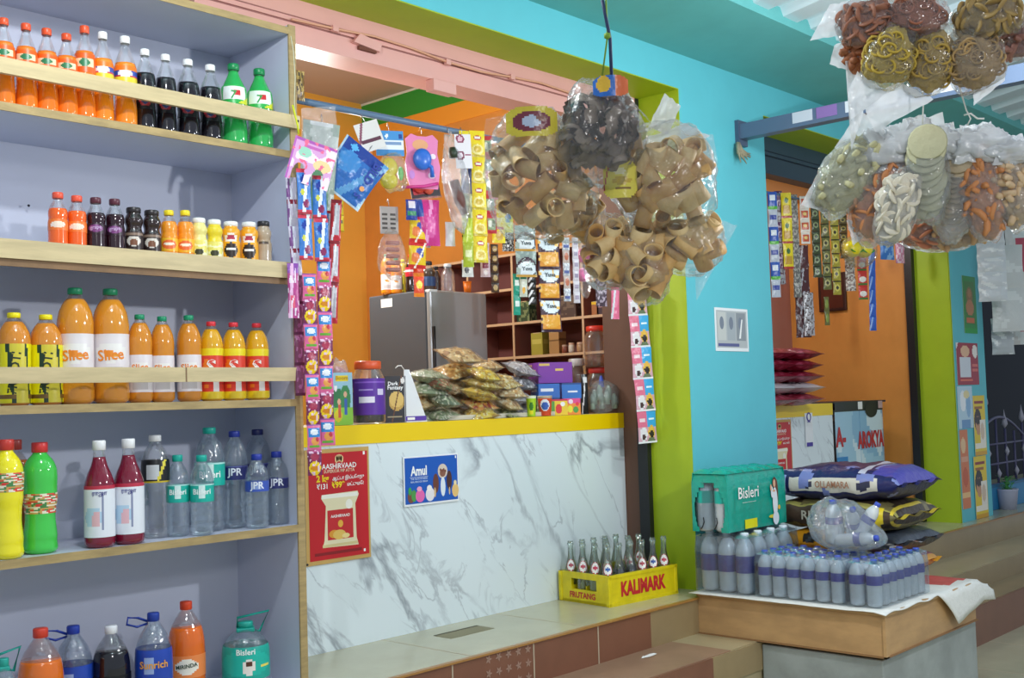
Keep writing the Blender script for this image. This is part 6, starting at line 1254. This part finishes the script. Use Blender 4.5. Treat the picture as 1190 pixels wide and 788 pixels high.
# second shop: wall frame and shelf posts (part of the fittings)
t = thing('picture_frame', 'dark framed picture on the deep orange wall of the second shop, behind hanging sachets', 'picture', (XCc-.006, P(966, 300, X=XCc-.01).y, P(966, 362, X=XCc-.01).z), PI/2)
MB().box((-.10, 0, 0), (.10, .02, .26), mat('dark_wood_frame', '#3a1c14', .4), bev=.004).build('frame', t) ; MB().box((-.08, .0, .02), (.08, .022, .24), mat('dark_picture', '#5a2a1c', .3)).build('picture_sheet', t)
t = thing('side_cabinet', 'rose-brown shelf cabinet at the back of the second shop behind the maroon packets', 'cabinet', (XB+.3, 3.7, ZK+.002)); 
MB().box((0, 0.02, 0), (1.0, .24, .95), mat('rose_brown_panel', '#a8746a', .6)).build('panel', t)
for x in (.0, .22, .5, .98): MB().box((x, 0, 0), (x+.02, .02, .95), M_lip).build('post', t)
# ---------------- goods on the first counter
ZT1 = ZK+.001
def onc(px, py, Y_): p = P(px, py, Y=Y_); return (p.x, Y_, ZT1)
def carton(name, label, cat, px, Y_, w, ytop, d, pattern, rz=None, side=None, text=None, z=None):
    a = P(px, ytop, Y=Y_); k = mpp(a); W = w*k; z0 = ZT1 if z is None else z; H = a.z-z0
    t = thing(name, label, cat, (a.x, Y_, z0), face_cam(a)*.6 if rz is None else rz); side = side or pattern
    o = MB(); o.grid(lambda u, v: ((u-.5)*W, 0, H*(1-v)), 30, 36, CARD, pattern, smooth=False); o.grid(lambda u, v: (-W/2, d*(1-u), H*(1-v)), 8, 12, CARD, side, smooth=False); o.grid(lambda u, v: (W/2, d*u, H*(1-v)), 8, 12, CARD, side, smooth=False); o.grid(lambda u, v: ((u-.5)*W, d*(1-v), H), 10, 6, CARD, side, smooth=False); o.grid(lambda u, v: ((.5-u)*W, d, H*(1-v)), 6, 6, CARD, side, smooth=False)
    o.build('box_body', t)
    if text:
        o = MB()
        for (s, cx, cz, wf, c, *hh) in text: put_text(o, s, (cx-.5)*W, H*(1-cz), wf*W, ink(c), y=-.001, bold=.03)
        o.build('lettering', t)
    return t, W, H
carton('candy_box', 'blue and green candy box with small figures beside the purple-labelled jar', 'box', 397, 3.24, 25, 433, .07, pat('#9ccbe0', ('e', .3, .5, .3, .2, '#2f7a4a'), ('e', .65, .5, .25, .26, '#3a8a50'), ('r', 0, .66, 1, 1, '#8ac840'), ('e', .3, .82, .2, .12, '#d8c820'), ('r', .6, .5, .72, .8, '#3a60b8'), ('r', .3, .62, .42, .85, '#c85a40'), ('e', .65, .42, .08, .06, '#e0b090'), ('e', .35, .56, .08, .06, '#e0b090'), ('r', .2, .05, .8, .16, '#f0d820'), ('e', .2, .3, .08, .05, '#f4f8fa')), text=[('Boom', .5, .1, .6, '#c8a010')])
# clear candy bag standing behind the box
a = onc(394, 420, 3.3); k = mpp(P(394, 420, Y=3.3))
t = thing('candy_bag', 'clear bag of pink candy standing behind the blue and green candy box', 'bag', a, 0)
fn = blob(.11, .22, .06, 9, neck=.3); o = MB(); o.grid(lambda u, v: (fn(u, v)[0], fn(u, v)[1], fn(u, v)[2]+.13), 30, 30, BAGW); o.build('plastic_film', t)
fn2 = blob(.08, .1, .045, 4); o = MB(); o.grid(lambda u, v: (fn2(u, v)[0], fn2(u, v)[1], fn2(u, v)[2]+.16), 20, 20, mat('pink_candy', '#c87880', .5, bump=.6)); tag(o.build('candy', t), kind='stuff')
# purple jar
def jar(label, px, Y_, w, ytop, lidc, band=None, fillc=None, words=(), z=None, body=None, flevel=.8, square=False):
    a = P(px, ytop, Y=Y_); k = mpp(a); R = w*k/2; z0 = (ZT1 if z is None else z)+.0005; H = a.z-z0
    t = thing('candy_jar', label, 'jar', (a.x, Y_, z0), face_cam(a))
    seg = 28
    pr = [(0, 0), (.9, 0), (1, .04), (1, .62), (.96, .74), (.78, .84), (.74, .87), (.74, .9)]
    MB().lathe([(r*R, z_*H) for r, z_ in pr], body or FILM, seg).build('jar_body', t)
    MB().lathe([(.76*R, .87*H), (.8*R, .88*H), (.8*R, .99*H), (.74*R, H), (0, H)], mat('lid_'+lidc.strip('#'), lidc, .35), seg).build('lid', t)
    if fillc: MB().lathe([(0, .01*H), (.92*R, .02*H), (.93*R, flevel*.7*H), (.7*R, flevel*.86*H), (0, flevel*.9*H)], mat('fill_'+fillc.strip('#'), fillc, .5, noise_amt=.6, nscale=30, bump=.8), 20).build('sweets', t)
    if band:
        o = MB(); o.grid(lambda u, v: (R*1.012*math.cos(-PI/2+(u-.5)*4.2), R*1.012*math.sin(-PI/2+(u-.5)*4.2), H*(band[1]+(band[0]-band[1])*v)), 44, 24, PLAB, band[2]); o.build('label', t)
    return t
jar('purple-labelled jar of sweets with an orange-red lid beside the blue candy box', 427, 3.27, 39, 420, '#e05a30', (.14, .72, pat('#5c2c9c', ('r', .36, .5, .6, .66, '#e8e4f4'), ('r', .64, .3, .74, .46, '#d8d0ec'), ('r', .3, .1, .9, .12, '#8a5cc8'), ('e', .2, .3, .06, .08, '#e8d040'), ('r', .36, .3, .56, .32, '#a890d8'), ('r', .36, .36, .5, .38, '#a890d8'), ('r', 0, .45, .16, 1, '#7a2448'))), '#3a1c4a')
carton('biscuit_box', 'dark grey biscuit box with a round biscuit picture beside the purple jar', 'box', 459, 3.25, 25, 437, .05, pat('#2c2a30', ('e', .55, .55, .36, .2, '#c8a050'), ('e', .55, .5, .36, .17, '#e0bc68'), ('d', .78, .84, .5, '#6a4020'), ('e', .86, .1, .1, .06, '#e8e4e0'), ('r', .1, .86, .8, .9, '#a89878')), text=[('Dark', .4, .16, .5, '#f0f0f0'), ('Fantasy', .5, .26, .75, '#f0f0f0')])
t = thing('payment_stand', 'white triangular payment stand beside the dark biscuit box', 'stand', onc(482, 488, 3.23), -.1)
o = MB(); o.prism([(-.045, 0), (.06, 0), (-.02, .2), (-.045, .2)], 0, .003, mat('stand_white', '#e6e8ec', .4)); o.build('sheet', t)
o = MB(); panel(o, -.044, .055, .004, .022, ink('#5a3aa8'), -.001); panel(o, -.035, .0, .008, .018, INKW, -.0015); o.build('violet_foot', t)
MB().tube([(-.045, 0, .2), (-.06, -.004, .215), (-.075, -.004, .214), (-.085, 0, .205)], .002, INKW, 6).build('wire', t)
MB().prism([(-.04, 0), (.05, 0), (.0, .14), (-.04, .14)], .035, .038, mat('stand_white', '#e6e8ec', .4)).build('rear_leg', t)
# tray
a = P(515, 484, Y=3.26); b2 = P(640, 480, Y=3.26)
t = thing('tray', 'shallow pale tray under the heap of snack packets on the counter', 'tray', (a.x, 3.235, ZT1)); Wt = b2.x-a.x
MB().box((0, 0, 0), (Wt, .33, .006), mat('pale_tray', '#cfcab8', .4), bev=.002).build('base', t)
for q in (((0, 0, .006), (Wt, .006, .018)), ((0, .324, .006), (Wt, .33, .018)), ((0, .006, .006), (.006, .324, .018)), ((Wt-.006, .006, .006), (Wt, .324, .018))): MB().box(*q, mat('pale_tray', '#cfcab8', .4)).build('rim', t)
# heaps of snack packets
def packs(name_l, px, Y_, w, y0, y1, n, cols, seed, lab, group, W3=.13):
    rnd = random.Random(seed); a = P(px, y0, Y=Y_)
    zt = P(px, y1, Y=Y_).z; z0 = ZT1+.02
    for i in range(n):
        z = z0+(zt-z0-.02)*i/max(1, n-1); c = cols[i % len(cols)]
        t = thing('snack_packet', lab, 'packet', (a.x+rnd.uniform(-.018, .018), Y_+rnd.uniform(-.015, .03), z), rot=(-PI/2+rnd.uniform(.12, .5), rnd.uniform(-.2, .2), rnd.uniform(-.5, .3)), group=group)
        k = mpp(a); Wp, Hp = w*k*rnd.uniform(.92, 1.08), W3
        o = MB(); pouch(o, Wp, Hp, .046, pat(c[0], ('n', 9, i, .12, c[1]), ('n', 14, i+4, .25, c[2])), 18, 14, wr=.012, seed=i+seed*7); q = o.build('contents_pouch', t); q.location = (0, 0, Hp/2)
        o = MB(); pouch(o, Wp*1.12, Hp*1.1, .052, pat('#ffffff'), 16, 12, m=BAGF, wr=.016, seed=i+seed*5); q = o.build('clear_wrapper', t); q.location = (0, 0, Hp/2+.006)
gG = ('#90a07c', '#a8b890', '#e4e4cc'); gT = ('#ecca90', '#b88c5c', '#f4e0b4'); gY = ('#f4d448', '#c89830', '#f0e4a0'); gR = ('#e8a048', '#b03038', '#f0d880'); gW = ('#d0d0d4', '#a0a0ac', '#e8e8f0'); gO = ('#e4c48c', '#c49860', '#f8ecc8')
packs('', 493, 3.32, 36, 480, 432, 4, [gG, gT, gG], 1, 'clear packet of green-brown snacks in the heap nearest the payment stand', 'green-brown snack packets heaped on the counter')
packs('', 512, 3.27, 34, 478, 440, 3, [gG, ('#6a7a5c', '#a8b090', '#d8d8c0'), ('#a86040', '#7a8a60', '#e0c8a0')], 2, 'clear packet of mixed green snacks at the front of the heap on the counter', 'mixed green snack packets at the front of the heap')
packs('', 535, 3.38, 52, 470, 408, 5, [gT, gO, gT, ('#e0b060', '#c08838', '#f0dca0')], 3, 'clear packet of tan snacks in the tallest part of the heap', 'tan snack packets in the tallest heap')
packs('', 558, 3.27, 34, 480, 430, 5, [gY, gR, gY, ('#e8d070', '#c8a040', '#f4ecb8')], 4, 'clear packet of yellow and red snacks in the middle of the heap', 'yellow snack packets in the middle heap')
packs('', 592, 3.27, 34, 478, 438, 4, [('#8a9a60', '#5a6a40', '#c8c890'), gO, gO, ('#e0c880', '#c09848', '#f0e8c0')], 5, 'flat golden snack packet in the neat stack beside the green cup', 'golden snack packets stacked beside the green cup')
packs('', 604, 3.42, 38, 470, 424, 4, [gW, gW, ('#9a9aa0', '#6a6a78', '#d8d8e0')], 6, 'silvery snack packet at the back of the heap beside the purple box', 'silvery snack packets at the back of the heap')
packs('', 571, 3.44, 32, 450, 421, 2, [gW, gO], 7, 'grey and tan snack packet behind the middle heap', 'grey-tan snack packets behind the middle heap')
# cups and boxes
def cup(label, px, Y_, w, ytop, c1, pattern):
    a = P(px, ytop, Y=Y_); k = mpp(a); R = w*k/2; H = a.z-ZT1-.022; t = thing('paper_cup', label, 'cup', (a.x, Y_, ZT1+.0195 if False else ZT1+.001), face_cam(a)); H = a.z-ZT1
    o = MB(); o.grid(lambda u, v: (R*(1-.22*v)*math.cos(-PI/2+(u-.5)*2*PI), R*(1-.22*v)*math.sin(-PI/2+(u-.5)*2*PI), H*(1-v)), 40, 20, PLAB, pattern); o.build('cup_body', t)
    MB().lathe([(R*.97, H-.003), (R*1.03, H-.002), (R*1.03, H+.002), (R*.97, H+.003), (0, H+.002)], mat('cup_rim_'+c1.strip('#'), c1, .4), 24).build('lid', t); return t
cup('small lime green cup at the front edge of the counter beside the tray', 648-31, 3.225, 12, 461, '#d8e0c8', pat('#a8d020', ('e', .5, .5, .08, .2, '#3a7a20'), ('r', 0, 0, 1, .08, '#e8ecd0'), ('r', .42, .7, .58, .9, '#e8e020')))
cup('orange-red cup with a blue and white badge at the front edge of the counter', 633, 3.235, 17, 461, '#c0b8a8', pat('#d04a24', ('e', .5, .45, .12, .32, '#e8ecf4'), ('e', .5, .5, .09, .2, '#3a60b8'), ('r', 0, 0, 1, .1, '#b8a890')))
carton('candy_box', 'yellow candy box with red fruit beside the orange-red cup', 'box', 650, 3.24, 20, 464, .05, pat('#e8c830', ('e', .45, .6, .2, .3, '#d83030'), ('e', .7, .3, .14, .14, '#f0f0f0'), ('r', 0, 0, .2, 1, '#5aa040'), ('r', 0, 0, 1, .1, '#c83050')))
carton('candy_box', 'orange and pink candy box with rabbit-like marks, nearest the red-lidded jars', 'box', 665, 3.235, 20, 463, .05, pat('#f09030', ('r', 0, 0, 1, .3, '#e04890'), ('e', .4, .2, .14, .14, '#f0e0f0'), ('e', .35, .65, .16, .22, '#f0e830'), ('e', .7, .7, .16, .2, '#4aa040'), ('e', .8, .35, .1, .12, '#e83040')))
zB = P(650, 463, Y=3.32).z
for (lab, px, Y_, w, z0, yt, d, pt) in (('red candy carton at the bottom of the pile under the blue boxes', 658, 3.32, 34, ZT1, 464, .10, pat('#b83038', ('n', 5, 1, .1, '#e0a030'))), ('green and tan carton under the blue box with the purple carton above', 634, 3.33, 22, ZT1, 464, .10, pat('#6a8048', ('n', 5, 1, .1, '#c8b080')))): carton('carton', lab, 'box', px, Y_, w, yt, d, pt, z=z0)
zB = P(640, 464, Y=3.32).z+.0005
carton('carton', 'vivid blue carton above the orange-red cup, below the purple carton', 'box', 638, 3.31, 26, 446, .11, pat('#2468c0', ('r', .1, .3, .7, .5, '#e0e8f4'), ('r', 0, .9, 1, 1, '#184a90')), z=zB)
carton('carton', 'vivid blue carton nearer the red-lidded jars, below the purple carton', 'box', 664, 3.29, 24, 445, .11, pat('#2a74c8', ('r', .3, .5, .8, .62, '#e8eef8'), ('r', 0, 0, 1, .1, '#184a90')), z=zB)
zP = P(640, 446, Y=3.36).z+.003
carton('carton', 'purple carton with two yellow labels on top of the blue cartons', 'box', 645, 3.34, 42, 421, .14, pat('#7a2aa0', ('r', .02, .05, .32, .16, '#e0c060'), ('r', .5, .3, .72, .42, '#e0c060'), ('r', .42, 0, .44, 1, '#5c1c80')), z=zP)
a = P(671, 420, Y=3.42)
jar('clear jar with a white lid behind the purple carton', 670, 3.55, 24, 417, '#e8e8ea', None, '#b8b0a8', flevel=.5)
jar('clear jar of brown sweets with a red lid, lower of the two stacked jars', 697, 3.40, 34, 427, '#c83a34', None, '#8a6a60')
zJ = P(697, 427, Y=3.40).z
jar('tall clear jar with a red lid, standing on the lower red-lidded jar', 694, 3.40, 33, 379, '#dc3a2c', None, '#b07a60', z=zJ, flevel=.35)
jar('clear jar with a white lid beside the puppy sachets', 724, 3.42, 20, 429, '#dcdcde', None, '#8a9060', flevel=.4)
t = thing('black_packet', 'small black and white upright packet between the cartons and the jars', 'packet', onc(680, 470, 3.26), -.3); o = MB(); pouch(o, .035, .18, .02, pat('#141416', ('r', .2, .1, .8, .22, '#e8e8ea'), ('d', .4, .55, .5, '#e8e8ea'))); q = o.build('pouch', t); q.location = (0, 0, .18)
t = thing('clear_bag', 'shiny clear bag of small bottles at the front of the counter by the puppy sachets', 'bag', onc(701, 478, 3.27), -.5)
fn = blob(.16, .15, .09, 15, neck=.1); o = MB(); o.grid(lambda u, v: (fn(u, v)[0], fn(u, v)[1], fn(u, v)[2]+.076), 40, 30, BAGW); o.build('plastic_film', t)
for i in range(7): MB().lathe([(0, 0), (.013, 0), (.014, .05), (.006, .07), (0, .07)], mat('pale_green_vial', '#a8c0b0', .3, coat=.4), 12, Matrix.Translation((-.055+.018*i, -.01+.02*(i % 2), .02+.02*(i % 3)))).build('vial', t)
MB().lathe([(0, 0), (.014, 0), (.012, .02), (.006, .05), (0, .055)], mat('blue_cap', '#3a52b8', .4), 12, Matrix.Translation((-.005, 0, .12))).build('blue_nozzle', t)
WORLD = .42; EXPO = 0.7
def LIGHTS():
    light('porch_bulb_right', (3.1, .54, .76), 52, (.93, .96, 1), .04)
    light('porch_bulb_left', (1.2, 1.86, 1.33), 26, (.93, .97, 1), .03)
    light('porch_bulb_front', (4.1, 1.3, 1.3), 22, (.93, .97, 1), .05)
    light('street_side_fill', (-.4, -2.4, 1.7), 80, (1, .98, .95), .25)  # added fill behind the camera, brightens the sides facing it
    light('shop_bulb', (3.2, 4.3, 1.15), 34, (1, .97, .93), .08)
    light('counter_fill', (2.8, 3.65, .85), 8, (1, .97, .93), .05)  # added unseen fill that lifts the goods heaped on the first counter
    light('second_shop_bulb', (6.0, 3.5, 1.3), 12, (1, .97, .93), .08)
# ================================================================ camera and light
cam = bpy.data.cameras.new('camera'); co = bpy.data.objects.new('camera', cam); COL.objects.link(co)
cam.sensor_fit = 'HORIZONTAL'; cam.sensor_width = 36; cam.lens = FPX/1190*36; cam.clip_start = .05
co.matrix_world = Matrix((( _r.x, _u.x, -_f.x, 0), (_r.y, _u.y, -_f.y, 0), (_r.z, _u.z, -_f.z, 0), (0, 0, 0, 1)))
bpy.context.scene.camera = co
def light(name, loc, power, col, size, rot=(0, 0, 0), sy=None):
    l = bpy.data.lights.new(name, 'AREA' if sy else 'POINT'); l.energy = power; l.color = col
    if sy: l.shape = 'RECTANGLE'; l.size = size; l.size_y = sy
    else: l.shadow_soft_size = size
    o = bpy.data.objects.new(name, l); COL.objects.link(o); o.location = loc; o.rotation_euler = rot; return o
LIGHTS()
w = bpy.data.worlds.new('World'); bpy.context.scene.world = w; w.use_nodes = True
w.node_tree.nodes['Background'].inputs[0].default_value = (.62, .72, .85, 1); w.node_tree.nodes['Background'].inputs[1].default_value = WORLD
sc = bpy.context.scene
sc.view_settings.view_transform = 'Standard'; sc.view_settings.look = 'None'; sc.view_settings.gamma = 1; sc.view_settings.exposure = EXPO; sc.view_settings.use_curve_mapping = False
sc.cycles.transparent_max_bounces = 28; sc.cycles.max_bounces = 8; sc.cycles.sample_clamp_indirect = 6
sc.cycles.caustics_reflective = False; sc.cycles.caustics_refractive = False
# set the street level at zero
for o in list(COL.objects):
    if o.parent is None: o.location.z += 1.31
